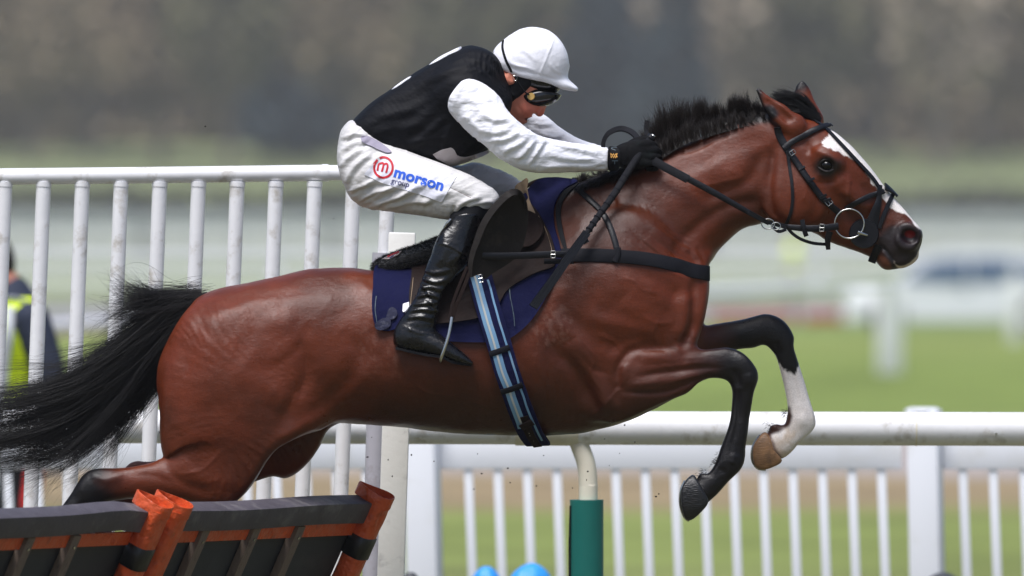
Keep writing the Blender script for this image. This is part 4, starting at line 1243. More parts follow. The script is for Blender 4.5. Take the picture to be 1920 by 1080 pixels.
def text_on(txt, u0, v0, size, ang, bold, mt, name, fn, spacing=1.0, stretch=1.0):
    cu = bpy.data.curves.new('t', 'FONT'); cu.body = txt; cu.offset = bold; cu.resolution_u = 4; cu.space_character = spacing
    o = bpy.data.objects.new('t', cu); COL.objects.link(o)
    dg = bpy.context.evaluated_depsgraph_get()
    me = o.evaluated_get(dg).to_mesh()
    v = np.array([tuple(a.co) for a in me.vertices]); fc = [tuple(p.vertices) for p in me.polygons]
    o.evaluated_get(dg).to_mesh_clear()
    bpy.data.objects.remove(o)
    x, y = v[:, 0] * size * stretch, v[:, 1] * size
    a = R(ang)
    u, w = u0 + x * math.cos(a) + y * math.sin(a), v0 + x * math.sin(a) - y * math.cos(a)
    V, N = fn(u, w)
    mb = MB(); mb.add(V, fc)
    return mb.build(name, mt, jockey)


_pm = patch.data; _po = np.array(parent_loc(patch.parent)); PT = BVHTree.FromPolygons([tuple(np.array(a.co) + _po) for a in _pm.vertices], [tuple(p.vertices) for p in _pm.polygons])
BT2 = on(PT, .0014)
BT3 = on(BT, .0036, blur=4)
text_on('morson', 737, 330.5, 28, 16.2, .035, BLUEINK, 'lettering', BT2, 1.02, 1.08)
text_on('group', 733, 343, 15.5, 14, .004, NAVYINK, 'lettering', BT2, 1.0, .95)


def stroke_px(path, w, fn, name, mt, parent, closed=False, n=6):
    q = catmull(path, n, closed) if n > 1 else np.asarray(path, float)
    m = len(q)
    t = (np.roll(q, -1, 0) - np.roll(q, 1, 0)) if closed else np.gradient(q, axis=0)
    t /= np.linalg.norm(t, axis=1)[:, None]
    nn = np.stack([-t[:, 1], t[:, 0]], 1) * w / 2
    a, b = q + nn, q - nn
    V, _ = fn(np.concatenate([a[:, 0], b[:, 0]]), np.concatenate([a[:, 1], b[:, 1]]))
    fcs = [(i, (i + 1) % m, m + (i + 1) % m, m + i) for i in range(m if closed else m - 1)]
    mb = MB(); mb.add(V, fcs)
    return mb.build(name, mt, parent)


cx, cy = 719, 314
ring = [(cx + 17.5 * math.cos(a), cy + 19 * math.sin(a)) for a in np.linspace(-2.0, 4.0, 15)]
stroke_px(ring, 4.2, BT2, 'logo_ring', REDINK, jockey)
for i, pth in enumerate(([(708, 320), (710, 309), (714, 306)], [(712, 307), (718, 306), (719, 311), (716, 322)], [(719, 309), (725, 307), (727, 312), (724, 324)])):
    stroke_px(pth, 3.6, BT2, 'logo_letter', REDINK, jockey)
stroke_px([(845, 352), (860, 359), (883, 371)], .8, on(BT, .001), 'seam', mat('seam', lin((120, 100, 96))), jockey)

# boots
for sy, nm, lo in ((-1, 'near tall black leather boot', 1), (1, 'far tall black boot', 0)):
    Y = lambda a: sy * a

    def f_boot(f):
        f.tube([(873, 408, Y(.235), 33, .056), (868, 425, Y(.24), 34, .056), (850, 462, Y(.255), 40, .06), (838, 495, Y(.262), 38, .056), (820, 535, Y(.27), 32, .047), (805, 570, Y(.276), 30, .043), (787, 602, Y(.28), 32, .043), (770, 628, Y(.283), 33, .042)], k=.015)
        f.tube([(762, 636, Y(.284), 23, .038), (795, 640, Y(.286), 26, .044), (830, 655, Y(.29), 21, .046), (862, 670, Y(.292), 13, .042), (884, 681, Y(.294), 6, .03)], k=.02)
        f.clamp([(856, 402), (885, 398), (910, 396), (903, 420), (892, 448), (885, 470), (877, 496), (858, 516), (840, 535), (828, 552), (822, 577), (819, 605), (833, 628), (850, 645), (868, 658), (887, 677), (886, 684), (870, 683), (848, 677), (826, 667), (800, 663), (778, 659), (740, 650), (736, 634), (743, 608), (760, 580), (775, 556), (784, 536), (793, 516), (798, 498), (807, 481), (811, 468), (817, 453), (826, 436), (836, 421)], Y(.27), .01)
    W = [([(790, 520), (815, 530), (840, 524)], 4, 5 * mm, 'f'), ([(783, 545), (805, 538), (832, 545)], 4, 5 * mm, 'f'), ([(778, 560), (800, 552), (828, 560)], 3.5, 5 * mm, 'f'), ([(770, 572), (795, 570), (822, 566)], 3.5, 5 * mm, 'f'),
         ([(765, 585), (790, 580), (822, 585)], 3.5, 5 * mm, 'f'), ([(758, 598), (785, 594), (816, 600)], 3.5, 4 * mm, 'f'), ([(795, 505), (815, 512), (850, 505)], 4, 4 * mm, 'f'), ([(800, 560), (815, 575), (822, 592)], 3, 4 * mm, 'f'),
         ([(785, 530), (800, 545), (812, 565)], 3, 4 * mm, 'f'), ([(815, 455), (845, 462), (872, 478), (890, 480)], 2, 2.6 * mm), ([(835, 500), (860, 480), (875, 455)], 8, 4 * mm, 'f'), ([(750, 610), (790, 625), (830, 625)], 3, 2 * mm),
         ([(765, 608), (771, 625), (768, 655)], 2, 1.5 * mm), ([(830, 430), (835, 470), (820, 500)], 9, 4 * mm)]
    bt_, btv, btq = field_obj('boot', *bounds(728, 392, 895, 692, min(Y(.2), Y(.35)) - .01, max(Y(.2), Y(.35)) + .01), .0036, f_boot, BOOTL, jockey, strokes=W if sy < 0 else None, label=nm)
    mb = MB()
    sole = catmull([(742, 652), (770, 659), (800, 665), (828, 669), (850, 679), (884, 684)], 4)
    v, fcs = [], []
    wd = np.interp(np.linspace(0, 1, len(sole)), [0, .3, .7, 1], [.03, .032, .04, .016])
    for i, (a, b) in enumerate(sole):
        yc = sy * (.285 + .01 * i / len(sole))
        for dz, dy in ((0, -1), (0, 1), (5, 1), (5, -1)): v.append(P(a, b + dz - 2, yc + dy * wd[i]))
    for i in range(len(sole) - 1):
        for k in range(4): fcs.append((4 * i + k, 4 * i + (k + 1) % 4, 4 * i + 4 + (k + 1) % 4, 4 * i + 4 + k))
    fcs += [(0, 3, 2, 1), tuple(4 * (len(sole) - 1) + k for k in range(4))]
    mb.add(v, fcs)
    s = mb.build('sole', KNIT, bt_)
    # black knee sock above the boot
    field_obj('knee_sock', *bounds(835, 370, 960, 430, min(Y(.16), Y(.3)), max(Y(.16), Y(.3))), .0045, lambda f: (f.tube([(905, 380, Y(.222), 27, .046), (884, 400, Y(.232), 29, .05), (870, 418, Y(.238), 29, .05)], k=.02)), KNIT, jockey)
mb = MB(); mb.tube(P([833, 838, 845], [427, 419, 411], [-.285, -.29, -.285]), .004, 8); mb.build('boot_zip', M_STEEL, jockey)

# gloves: fist round the rein, four fingers and thumb
def f_glove(sy, y0):
    def fn(f):
        g = lambda d: y0 + sy * d
        f.tube([(1143, 298, g(0), 21, .026), (1158, 294, g(0), 19, .025), (1176, 291, g(0), 24, .026), (1196, 289, g(0), 27, .026)], k=.012, n=2.2)
        kn = [(1214, 270), (1221, 281), (1222, 293), (1216, 305)]
        for i, (a, b) in enumerate(kn):
            f.tube([(1192, 274 + 8 * i, g(.01), 10, .012), (a - 2, b, g(.014), 9, .0115), (a + 12, b + 4, g(.004), 8, .011), (a + 12, b + 9, g(-.016), 7.5, .01), (a + 1, b + 10, g(-.026), 7, .0095)], k=.004)
        f.tube([(1172, 282, g(-.012), 11, .014), (1192, 268, g(-.022), 10, .013), (1208, 263, g(-.024), 8.5, .011), (1220, 264, g(-.02), 7, .01)], k=.006)
        f.blob(1190, 308, g(0), 18, .022, 9, 0, k=.012)
    return fn


_, gv, gq = field_obj('glove', *bounds(1120, 240, 1260, 330, -.19, -.03), .0028, f_glove(-1, -.105), GLOVE, jockey, label='near black glove',
                      strokes=[([(1176, 270), (1180, 290), (1178, 312)], 3, -2 * mm), ([(1160, 280), (1166, 272)], 3, 2 * mm), ([(1165, 305), (1172, 312)], 3, 3 * mm)])
field_obj('glove', *bounds(1120, 240, 1260, 330, .02, .16), .004, f_glove(1, .085), GLOVE, jockey, label='far black glove')
GT = bvh_of((gv, gq), (sv, sq))
band = poly_patch([(1140, 279), (1150, 277), (1160, 279), (1163, 298), (1160, 316), (1150, 318), (1140, 317), (1138, 298)], 4, on(GT, .003, blur=5), 'wrist_band', KNIT, jockey, .003, n=3)
GTo = on(GT, .0068, blur=5)
for pth in ([(1143, 288), (1146, 296), (1150, 289), (1154, 296), (1157, 288)], [(1143, 295), (1146, 289), (1150, 296), (1154, 289), (1157, 295)]):
    stroke_px(pth, 2.2, GTo, 'band_emblem', ORANGEP, jockey, n=1)
stroke_px([(1157, 279), (1150, 278.5), (1147, 281), (1152, 283), (1155, 284.5)], 1.2, GTo, 'band_letter', DIMP, jockey)
stroke_px([(1147, 301), (1152, 301), (1158, 301)], 1.2, GTo, 'band_letter', DIMP, jockey)
stroke_px([(1152, 301), (1152, 307)], 1.2, GTo, 'band_letter', DIMP, jockey)

# head wear
BALA = [(920, 112), (960, 120), (1000, 150), (990, 168), (974, 182), (962, 191), (954, 197), (952, 206), (955, 222), (945, 214), (930, 195), (905, 175), (895, 140)]


def f_bala(f):
    f.tube([(975, 148, 0, 50, .086), (965, 165, 0, 42, .082), (950, 180, 0, 36, .075), (925, 165, 0, 42, .08), (905, 150, 0, 44, .1)], k=.03)
    f.clamp(BALA, 0, .01)
    f.blob(957, 147, -.09, 9, .03, 11, 15, k=.004, cut=True, mirror=True)


field_obj('balaclava', *bounds(885, 95, 1010, 230, -.13, .13), .0036, f_bala, KNIT, jockey, strokes=[([(925, 130), (940, 165), (955, 195)], 4, 3 * mm, 'f'), ([(940, 160), (960, 178), (975, 178)], 4, 3 * mm, 'f'), ([(915, 140), (925, 170), (945, 200)], 4, 3 * mm, 'f')])


def f_brow(f):
    f.blob(1000, 130, 0, 62, .083, 58, 0, n=2.2)
    f.clamp([(975, 138), (1000, 146), (1054, 160), (1055, 172), (1050, 180), (1036, 178), (1012, 170), (992, 164), (978, 160)], 0, .008)


field_obj('skull_cap_brim', *bounds(965, 125, 1065, 190, -.1, .1), .0034, f_brow, GOG, jockey)
HP = [(923, 104), (928, 90), (943, 76), (959, 64), (974, 55), (993, 50.5), (1011, 52), (1030, 58), (1048, 73), (1061, 94), (1067, 118), (1067, 136), (1066, 148), (1076, 158), (1085, 167), (1081, 171), (1057, 168), (1030, 158), (1000, 151), (980, 147), (963, 142), (944, 133), (929, 121)]


def f_helm(f):
    f.blob(998, 112, 0, 75, .108, 63, 14, n=2.15)
    f.blob(960, 115, 0, 40, .092, 34, 20, k=.03)
    f.tube([(1030, 150, 0, 30, .07), (1060, 160, 0, 14, .062), (1078, 167, 0, 7, .045)], k=.02)
    f.clamp(HP, 0, .007)


helm, hev, heq = field_obj('helmet', *bounds(912, 42, 1095, 180, -.13, .13), .0034, f_helm, HELM, jockey,
                           strokes=[([(1040, 68), (1028, 100), (1016, 130), (1010, 148)], 2.2, 2.2 * mm), ([(1000, 52), (975, 75), (960, 105), (962, 135)], 2.2, 2 * mm), ([(975, 92), (990, 100), (1008, 118)], 4, 1.6 * mm, 'f'), ([(950, 112), (965, 122), (985, 126), (1005, 134)], 3, 2.2 * mm, 'f'), ([(1030, 118), (1040, 132), (1056, 140)], 3, 1.8 * mm, 'f'), ([(1066, 148), (1040, 148), (1010, 140), (975, 134), (945, 122)], 2.5, -2 * mm),
                                    ([(1030, 62), (1034, 66), (1038, 70)], 2.5, -3 * mm), ([(955, 118), (975, 125), (990, 128)], 4, 2 * mm, 'f'), ([(985, 75), (970, 90)], 6, 2 * mm, 'f'), ([(1045, 120), (1052, 140)], 4, 1.5 * mm)])
hev = wrinkle(hev, heq, 35, 38, 12, .0011, 41)
helm.data.vertices.foreach_set('co', (hev - np.array(parent_loc(jockey))).astype(np.float32).ravel()); helm.data.update()
HET = bvh_of((hev, heq))
p1, n1 = cast_path(HET, [(944, 77), (943, 92), (950, 115), (960, 135), (966, 145)], 3)
ribbon(p1, n1, 4.6 / 590, .003, 'helmet_strap', KNIT, jockey, off=.001)
mb = MB(); mb.tube(catmull(P([964, 975, 984, 992], [143, 160, 172, 178], [-.098, -.096, -.09, -.084]), 5), .005, 8, flat=.5); mb.build('helmet_strap', KNIT, jockey)
bk = P([962.5, 969.5, 967.5, 962.5, 962.5], [142, 144, 151, 149, 142], [-.105] * 5)
mb = MB(); mb.tube(np.concatenate([catmull(bk[:4], 4, True), bk[:1]]), .0011, 6); mb.build('strap_buckle', M_STEEL, jockey)


def f_gog(f):
    f.blob(1008, 182, 0, 46, .078, 22, 14, n=2.4)
    f.clamp([(979, 172), (984, 165), (996, 165), (1012, 169), (1032, 173), (1053, 176), (1053, 181), (1045, 189), (1036, 195), (1026, 199), (1010, 200), (998, 197), (987, 190), (981, 181)], 0, .006)


_, ggv, ggq = field_obj('goggles', *bounds(972, 158, 1060, 206, -.1, .1), .0028, f_gog, GOG, jockey)
GGT = bvh_of((ggv, ggq))
LENS = mat('goggle_lens', lin((22, 22, 27)), rough=.06, spec=.45, coat=.3)
poly_patch([(1010, 174), (1030, 178), (1046, 181), (1040, 190), (1026, 196), (1008, 197), (1003, 188)], 3, on(GGT, .001), 'goggle_lens', LENS, jockey, .0015)
h_, n_ = cast(GGT, 996, 181)
bm = bmesh.new(); bmesh.ops.create_cone(bm, cap_ends=True, segments=24, radius1=.0123, radius2=.0110, depth=.004)
bmesh.ops.transform(bm, matrix=Matrix.Translation(Vector(h_ + n_ * .002)) @ Vector(n_).to_track_quat('Z', 'Y').to_matrix().to_4x4(), verts=bm.verts)
mb = MB(); bm.verts.ensure_lookup_table(); mb.add([tuple(a.co) for a in bm.verts], [tuple(a.index for a in q.verts) for q in bm.faces]); bm.free(); mb.build('goggle_button', GOLD, jockey)
# a bit of hair behind the helmet
hb = [];
for _ in range(160):
    p0 = P(925 + RNG.normal(0, 3), 118 + RNG.normal(0, 7), -.055 + RNG.normal(0, .02)); hb.append([p0, p0 + np.array([-.004, -.004, -.012]), p0 + np.array([-.006 + RNG.normal(0, .004), -.008, -.026])])
hair('hair', np.array(hb), .0006, M_HAIRB, jockey)
# ---------------------------------------------------------------- tack
NAVY = mat('navy_cloth', lin((15, 18, 56)), rough=.85, spec=.15, bump=[(18, .007, 3), (500, .0008, 2)], dirt=(lin((27, 30, 66)), 16, .5))
BROWN = mat('brown_leather', lin((34, 24, 22)), rough=.65, spec=.12, bump=[(90, .0014, 4), (16, .003, 2)], dirt=(lin((52, 36, 31)), 14, .6))
BROWNG = mat('worn_leather', lin((30, 26, 24)), rough=.62, spec=.2, bump=[(110, .0014, 4), (18, .003, 2)], dirt=(lin((60, 54, 46)), 12, .6))
TAN = mat('tan_suede', lin((136, 116, 94)), rough=.75, bump=[(40, .002, 3)], dirt=(lin((90, 74, 62)), 18, .6))
BLKL = mat('black_leather', lin((13, 14, 20)), rough=.42, spec=.3, bump=[(160, .0008, 3)], dirt=(lin((26, 28, 34)), 20, .6))
WEB = mat('black_webbing', lin((13, 14, 22)), spec=.2, rough=.75, bump=[(700, .0006, 1)])
RUB = mat('rubber_grip', lin((20, 21, 28)), spec=.25, rough=.6, bump=[(900, .0018, 0)])
FLEECE = mat('black_fleece', lin((10, 10, 14)), rough=.95, bump=[(160, .006, 3)], sheen=.4)
SKYB = mat('pale_blue_webbing', lin((108, 148, 182)), rough=.7, bump=[(600, .0005, 1)], dirt=(lin((150, 150, 140)), 25, .7))
SILVB = mat('grey_webbing', lin((176, 180, 178)), rough=.7)

cloth = empty('saddle_cloth', P(880, 560, 0), 'navy saddle cloth under the racing saddle on the bay horse', 'saddle cloth')
CL = [(704, 506), (699, 540), (698, 575), (701, 602), (708, 616), (726, 622), (745, 618), (765, 626), (800, 636), (850, 641), (900, 642), (938, 641), (960, 632), (985, 612), (1005, 588), (1028, 552), (1046, 515), (1054, 490),
      (1052, 462), (1043, 430), (1040, 400), (1046, 378), (1062, 358), (1086, 346), (1062, 341), (1038, 339), (1012, 343), (985, 372), (950, 410), (900, 445), (850, 468), (790, 488), (740, 500)]
poly_patch(CL, 7, on(HT, .008, blur=7), 'cloth', NAVY, cloth, .006, n=3, mirror=True)
poly_patch([(1086, 346), (1062, 358), (1047, 380), (1043, 400), (1047, 432), (1056, 462), (1066, 478), (1058, 440), (1052, 405), (1056, 380), (1068, 362)], 5, on(HT, .003, blur=7), 'under_pad', KNIT, cloth, .004, n=3, mirror='apart')
for pl in ([(756, 574), (768, 570), (775, 566), (768, 578), (760, 588), (755, 589)],):
    poly_patch(pl, 4, on(HT, .0155), 'number_panel', SILK_W, cloth, .001, n=1)
DUSTY = mat('muddy_navy_cloth', lin((30, 32, 58)), rough=.85, bump=[(60, .006, 3)], dirt=(lin((110, 112, 124)), 50, .7))
poly_patch([(703, 612), (712, 601), (730, 599), (734, 610), (726, 618), (712, 620)], 4, on(HT, .016), 'turned_corner', DUSTY, cloth, .004, n=3)
poly_patch([(725, 598), (731, 582), (741, 582), (746, 592), (738, 602)], 4, on(HT, .0155), 'crumpled_fold', DUSTY, cloth, .004, n=3)
stroke_px([(955, 545), (957, 560), (962, 590), (964, 612)], 1.3, on(HT, .0165), 'stitching', DIMP, cloth)
stroke_px([(705, 560), (704, 585), (708, 610)], 1.2, on(HT, .0165), 'stitching', DIMP, cloth)

saddle = empty('saddle', P(920, 470, 0), 'brown leather racing saddle with forward flaps, worn on the navy cloth', 'saddle')
_, pv_, pq_ = field_obj('seat', *bounds(740, 330, 1030, 520, -.2, .2), .005, lambda f: f.tube([(770, 486, 0, 18, .12), (860, 462, 0, 26, .13), (925, 428, 0, 28, .11), (965, 398, 0, 24, .085), (984, 384, 0, 16, .07)], k=.02), BROWN, saddle)
poly_patch([(782, 498), (772, 530), (768, 565), (772, 600), (790, 610), (850, 606), (905, 596), (935, 572), (952, 547), (990, 524), (1018, 512), (1041, 503), (1045, 485), (1040, 455), (1026, 425), (1008, 395), (985, 385), (955, 415), (900, 448), (850, 470)], 7,
           on(HT, .016, blur=7), 'sweat_flap', BROWN, saddle, .005, n=3, mirror='apart')
stroke_px([(770, 600), (772, 565), (776, 530)], 1, on(HT, .0225, blur=7), 'stitching', TAN, saddle)
stroke_px([(1038, 500), (1039, 478), (1030, 440), (1015, 410)], 1, on(HT, .0225, blur=7), 'stitching', TAN, saddle)
stroke_px([(830, 575), (870, 560), (905, 540)], 1.4, on(HT, .0222, blur=7), 'stitching', KNIT, saddle)
poly_patch([(976, 364), (988, 354), (999, 347), (997, 362), (1001, 385), (1007, 400), (1013, 414), (1000, 414), (985, 410), (972, 395)], 4, on(HT, .024, blur=8), 'tan_front_panel', TAN, saddle, .006, n=3)
poly_patch([(976, 400), (992, 406), (1011, 411), (1023, 420), (1029, 434), (1027, 450), (1018, 463), (1003, 474), (980, 475), (962, 462), (960, 430)], 5, on(HT, .032, blur=8), 'knee_pad', BROWN, saddle, .01, n=3)
FL = [(882, 518), (880, 495), (885, 472), (893, 450), (902, 424), (914, 402), (930, 381), (950, 364), (963, 358), (972, 357), (983, 367), (989, 385), (990, 415), (986, 440), (980, 464), (967, 484), (945, 500), (925, 512), (908, 524), (900, 515)]


def yfl(u, v):
    t = np.interp(v, [357, 400, 450, 520], [955, 915, 893, 882])
    return -.318 + .075 * np.clip((u - t) / 90, 0, 1) ** .7


poly_patch(FL, 6, at_y(yfl), 'forward_flap', BROWNG, saddle, .006, n=3)
poly_patch(FL, 8, lambda u, v: (P(u, v, -np.array([yfl(a, b) for a, b in zip(u, v)])), np.tile((0., 1., 0.), (len(u), 1))), 'forward_flap', BROWNG, saddle, .006, n=3)
rim = [(885, 520), (884, 495), (889, 472), (897, 450), (907, 424), (920, 402), (936, 382), (955, 365), (972, 361), (983, 372), (987, 392)]
rp = catmull(rim, 6); rw = np.interp(np.linspace(0, 1, len(rp)), [0, .1, .35, .75, .85, 1], [6, 11, 15, 15, 7, 3]) / 590
ry = np.interp(np.linspace(0, 1, len(rp)), [0, .7, 1], [-.326, -.326, -.262])
ribbon(P(rp[:, 0], rp[:, 1], ry), np.tile((-.45, -.89, 0.1), (len(rp), 1)) / 1.0, rw, .008, 'flap_rim', BROWNG, saddle)
mb = MB()
arc = P([972, 978, 988, 1003, 1020, 1034, 1044], [368, 358, 349, 341, 337, 338, 343], [-.05, -.03, -.01, .01, .03, .045, .05])
mb.tube(catmull(arc, 5), .0065, 10); mb.build('pommel_arch', BROWN, saddle)

_, fv, fq = field_obj('fleece_pad', *bounds(690, 435, 880, 525, -.22, .22), .005, lambda f: (f.tube([(716, 499, 0, 17, .12), (745, 492, 0, 22, .15), (790, 478, 0, 23, .155), (840, 462, 0, 24, .15), (870, 450, 0, 24, .14)], k=.02),
                    f.clamp([(695, 507), (700, 495), (721, 483), (761, 467), (794, 456), (818, 445), (880, 425), (880, 480), (802, 500), (768, 509), (741, 516), (711, 515)], 0, .02)), FLEECE, saddle)
fr = normals(fv, fq); ii = RNG.choice(len(fv), 9000); fd = []
for i in ii:
    d = fr[i] * .008 + RNG.normal(0, .003, 3) + np.array([-.004, 0, -.003]); fd.append([fv[i], fv[i] + d * .6, fv[i] + d])
hair('fleece', np.array(fd), .0005, M_HAIR, saddle)
FT = bvh_of((fv, fq))
poly_patch([(717, 488), (735, 478), (755, 472), (747, 480), (730, 488)], 4, on(FT, .004), 'maker_badge', mat('badge', lin((206, 190, 186)), rough=.7), saddle, .001, n=1)
stroke_px([(728, 484), (738, 479), (749, 475)], 3, on(FT, .0058), 'badge_print', REDINK, saddle)
stroke_px([(732, 486), (740, 482)], 2, on(FT, .006), 'badge_print', NAVYINK, saddle)

# girth
def girth_path(path, off):
    p, n = cast_path(HT, path, 5, 5)
    k = np.nonzero(p[:, 1] > -.045)[0]
    p = p + n * off
    pm, nm_ = p[::-1] * np.array([1, -1, 1]), n[::-1] * np.array([1, -1, 1])
    return np.concatenate([p, pm]), np.concatenate([n, nm_])


girth = empty('girth', P(950, 700, -.2), 'navy girth with pale blue stripe strapped round the belly of the bay horse', 'girth')
GP = [(898, 516), (912, 570), (928, 625), (948, 690), (970, 750), (992, 795), (1008, 817)]
p, n = girth_path(GP, .026)
p[:, 1] = np.where(np.abs(p[:, 1]) > .2, p[:, 1], p[:, 1])
ribbon(p, n, 46 / 590, .008, 'girth_band', NAVY, girth)


def gstripe(dx, w, name, mt, off, a=0, b=1.0, par=girth):
    q = catmull(GP, 8); m = len(q); q = q[int(a * (m - 1)):int(b * (m - 1)) + 1] + np.array([dx, -dx * .35])
    p, n = cast_path(HT, q, 5, 5)
    return ribbon(p, n, w / 590, .002, name, mt, par, off=off)


gstripe(-8, 17, 'pale_blue_stripe', SKYB, .034, 0, .8)
gstripe(-8, 4, 'grey_stripe', SILVB, .0365, 0, .78)
gstripe(12, 4, 'thin_blue_stripe', SKYB, .034, .1, .95)
for t in (.42, .6):
    q = catmull(GP, 8); k = int(t * (len(q) - 1)); a = q[k]
    strap(HT, [(a[0] - 21, a[1] + 6), (a[0], a[1]), (a[0] + 16, a[1] - 6)], 11, 'keeper', WEB, girth, .003, .037)
gstripe(0, 17, 'billet', BROWN, .036, .74, 1.0)
q = catmull(GP, 8); a = q[int(.76 * len(q))]
strap(HT, [(a[0] - 10, a[1] + 4), (a[0] + 12, a[1] - 5)], 15, 'billet_loop', BROWN, girth, .004, .042)
BKL = lambda c, w, h, ang, y, name, par, r=.0013: None


def buckle(u, v, w, h, ang, y, name, par, r=.0014):
    a = R(ang); pts = []
    for (x, z) in ((-w, -h), (w, -h), (w, h), (-w, h)):
        pts.append((u + (x * math.cos(a) - z * math.sin(a)) / 2, v + (x * math.sin(a) + z * math.cos(a)) / 2))
    pts = np.array(pts); q = np.concatenate([np.linspace(pts[i], pts[(i + 1) % 4], 5)[:-1] for i in range(4)] + [pts[:1]])
    mb = MB(); mb.tube(P(q[:, 0], q[:, 1], y), r, 8); 
    m0, m1 = (pts[0] + pts[3]) / 2, (pts[1] + pts[2]) / 2
    mb.tube(P([m0[0], m1[0]], [m0[1], m1[1]], [y - .001, y - .001]), r * .8, 6)
    return mb.build(name, M_STEEL, par)


h_, _ = cast(HT, 901, 522)
buckle(901, 522, 7, 14, -12, -.315, 'buckle', girth)
for k in range(6):
    t = .8 + k * .035; q = catmull(GP, 8); a = q[int(t * (len(q) - 1))]; h_, n_ = cast(HT, a[0], a[1])
    if h_ is not None:
        mb = MB(); mb.tube([h_ + n_ * .037, h_ + n_ * .0395], .0016, 8); mb.build('eyelet', M_STEEL, girth)

# breast girth
breast = empty('breastplate', P(1180, 480, 0), 'wide black breast strap across the shoulders and chest of the bay horse', 'breastplate')
BP = [(1022, 480), (1060, 479), (1110, 479), (1160, 481), (1210, 486), (1260, 496), (1298, 508), (1326, 513)]
p, n = cast_path(HT, BP, 5, 6)
wv = np.interp(np.linspace(0, 1, len(p)), [0, .5, 1], [26, 25, 29]) / 590
n[-3:] = n[-3:] * .3 + np.array([.7, 0, 0]); n /= np.linalg.norm(n, axis=1)[:, None]
p2, n2 = np.concatenate([p, [[p[-1, 0] + .004, 0, p[-1, 2]]], p[::-1] * [1, -1, 1]]), np.concatenate([n, [[1, 0, 0]], n[::-1] * [1, -1, 1]])
ribbon(p2, n2, np.concatenate([wv, wv[-1:], wv[::-1]]), .005, 'chest_band', WEB, breast, off=.002)
p, n = cast_path(HT, [(1078, 344), (1086, 358), (1106, 376), (1128, 398), (1143, 425), (1152, 450), (1158, 474)], 4, 5)
n[:3] = (0, -.5, .8)
p2, n2 = np.concatenate([p[::-1], [[p[0, 0], 0, p[0, 2] + .012]], p * [1, -1, 1]]), np.concatenate([n[::-1], [[0, 0, 1]], n * [1, -1, 1]])
ribbon(p2, n2, 11 / 590, .004, 'neck_strap', BLKL, breast, off=.003)
strap(HT, [(1159, 466), (1158, 480), (1152, 492)], 10, 'strap_loop', WEB, breast, .003, .009)
sp = catmull([(897, 480), (940, 480), (985, 479), (1034, 477), (1062, 477)], 6)
ribbon(P(sp[:, 0], sp[:, 1], np.interp(sp[:, 0], [897, 985, 1034, 1070], [-.30, -.275, -.262, -.252])), np.tile((0., -1., 0.), (len(sp), 1)), 13 / 590, .004, 'saddle_strap', BLKL, breast)
sp = catmull([(1020, 490), (1060, 490), (1076, 490)], 6)
ribbon(P(sp[:, 0], sp[:, 1], -.245), np.tile((0., -1., 0.), (len(sp), 1)), 10 / 590, .004, 'saddle_strap', WEB, breast)
buckle(1037, 477, 8, 13, 0, -.272, 'buckle', breast, .0016)
for a, b in ((966, 480), (978, 480), (990, 479), (1002, 479), (1014, 478), (1050, 477)):
    mb = MB(); y = np.interp(a, [897, 985, 1034, 1070], [-.30, -.275, -.262, -.252]) - .0005
    c0 = P(a, b, y); mb.tube([c0, c0 - np.array([0, .003, 0])], .0014, 8); mb.build('hole', GOG, breast)

# bridle
bridle = empty('bridle', P(1540, 350, 0), 'black leather bridle with steel bit ring on the head of the bay horse', 'bridle')
E_ = []


def bstrap(path, w, name='strap', mt=BLKL, off=.002, thick=.004, mirror=True, sm=3):
    p, n = cast_path(HT, path, 3.5, sm)
    ww = np.asarray(w) / 590.0 if np.ndim(w) == 0 else np.interp(np.linspace(0, 1, len(p)), np.linspace(0, 1, len(w)), w) / 590.0
    o = ribbon(p, n, ww, thick, name, mt, bridle, off=off)
    if mirror: ribbon(p * [1, -1, 1], n * [1, -1, 1], ww, thick, name, mt, bridle, off=off)
    return p, n


p, n = bstrap([(1458, 238), (1462, 255), (1470, 270), (1480, 286)], 14, 'headpiece')
bstrap([(1470, 279), (1485, 267), (1508, 254), (1532, 243), (1552, 237)], 11, 'browband', off=.006)
bstrap([(1548, 237), (1556, 236), (1559, 240)], 12, 'browband_end', off=.006, mirror=False)
bstrap([(1476, 282), (1480, 312), (1485, 345), (1486, 375), (1482, 400), (1474, 421)], 6, 'throat_lash', off=.003)
bstrap([(1479, 283), (1497, 310), (1517, 340), (1540, 370), (1560, 388), (1575, 400)], 12, 'cheekpiece', off=.004)
bstrap([(1487, 296), (1500, 316), (1512, 334), (1524, 348)], 10, 'cheekpiece_tab', off=.008, mirror=False)
bstrap([(1508, 219), (1524, 226), (1545, 240), (1575, 270), (1606, 303), (1634, 333), (1650, 356)], 7, 'face_strap', off=.003, mirror=False, sm=5)
bstrap([(1586, 391), (1604, 380), (1630, 368), (1656, 359)], 10, 'noseband', off=.004)
bstrap([(1648, 348), (1647, 370), (1641, 395), (1634, 420)], [9, 10, 17, 24], 'bit_shield_arm', off=.006)
bstrap([(1672, 366), (1664, 385), (1656, 405), (1648, 428)], 8, 'lower_noseband', off=.004)
bstrap([(1648, 460), (1641, 475), (1636, 490)], 14, 'chin_strap', off=.003)
for (a, b, w, h) in ((1503, 317, 14, 5), (1519, 338, 14, 5), (1542, 368, 14, 5), (1549, 375, 14, 5)):
    bstrap([(a - 6, b + 3), (a, b), (a + 6, b - 3)], 5, 'keeper', off=.012, mirror=False)
bstrap([(1655, 352), (1668, 362), (1678, 372)], 16, 'noseband_knot', off=.008, thick=.006, mirror=False)
hd, _ = cast(HT, 1620, 438)
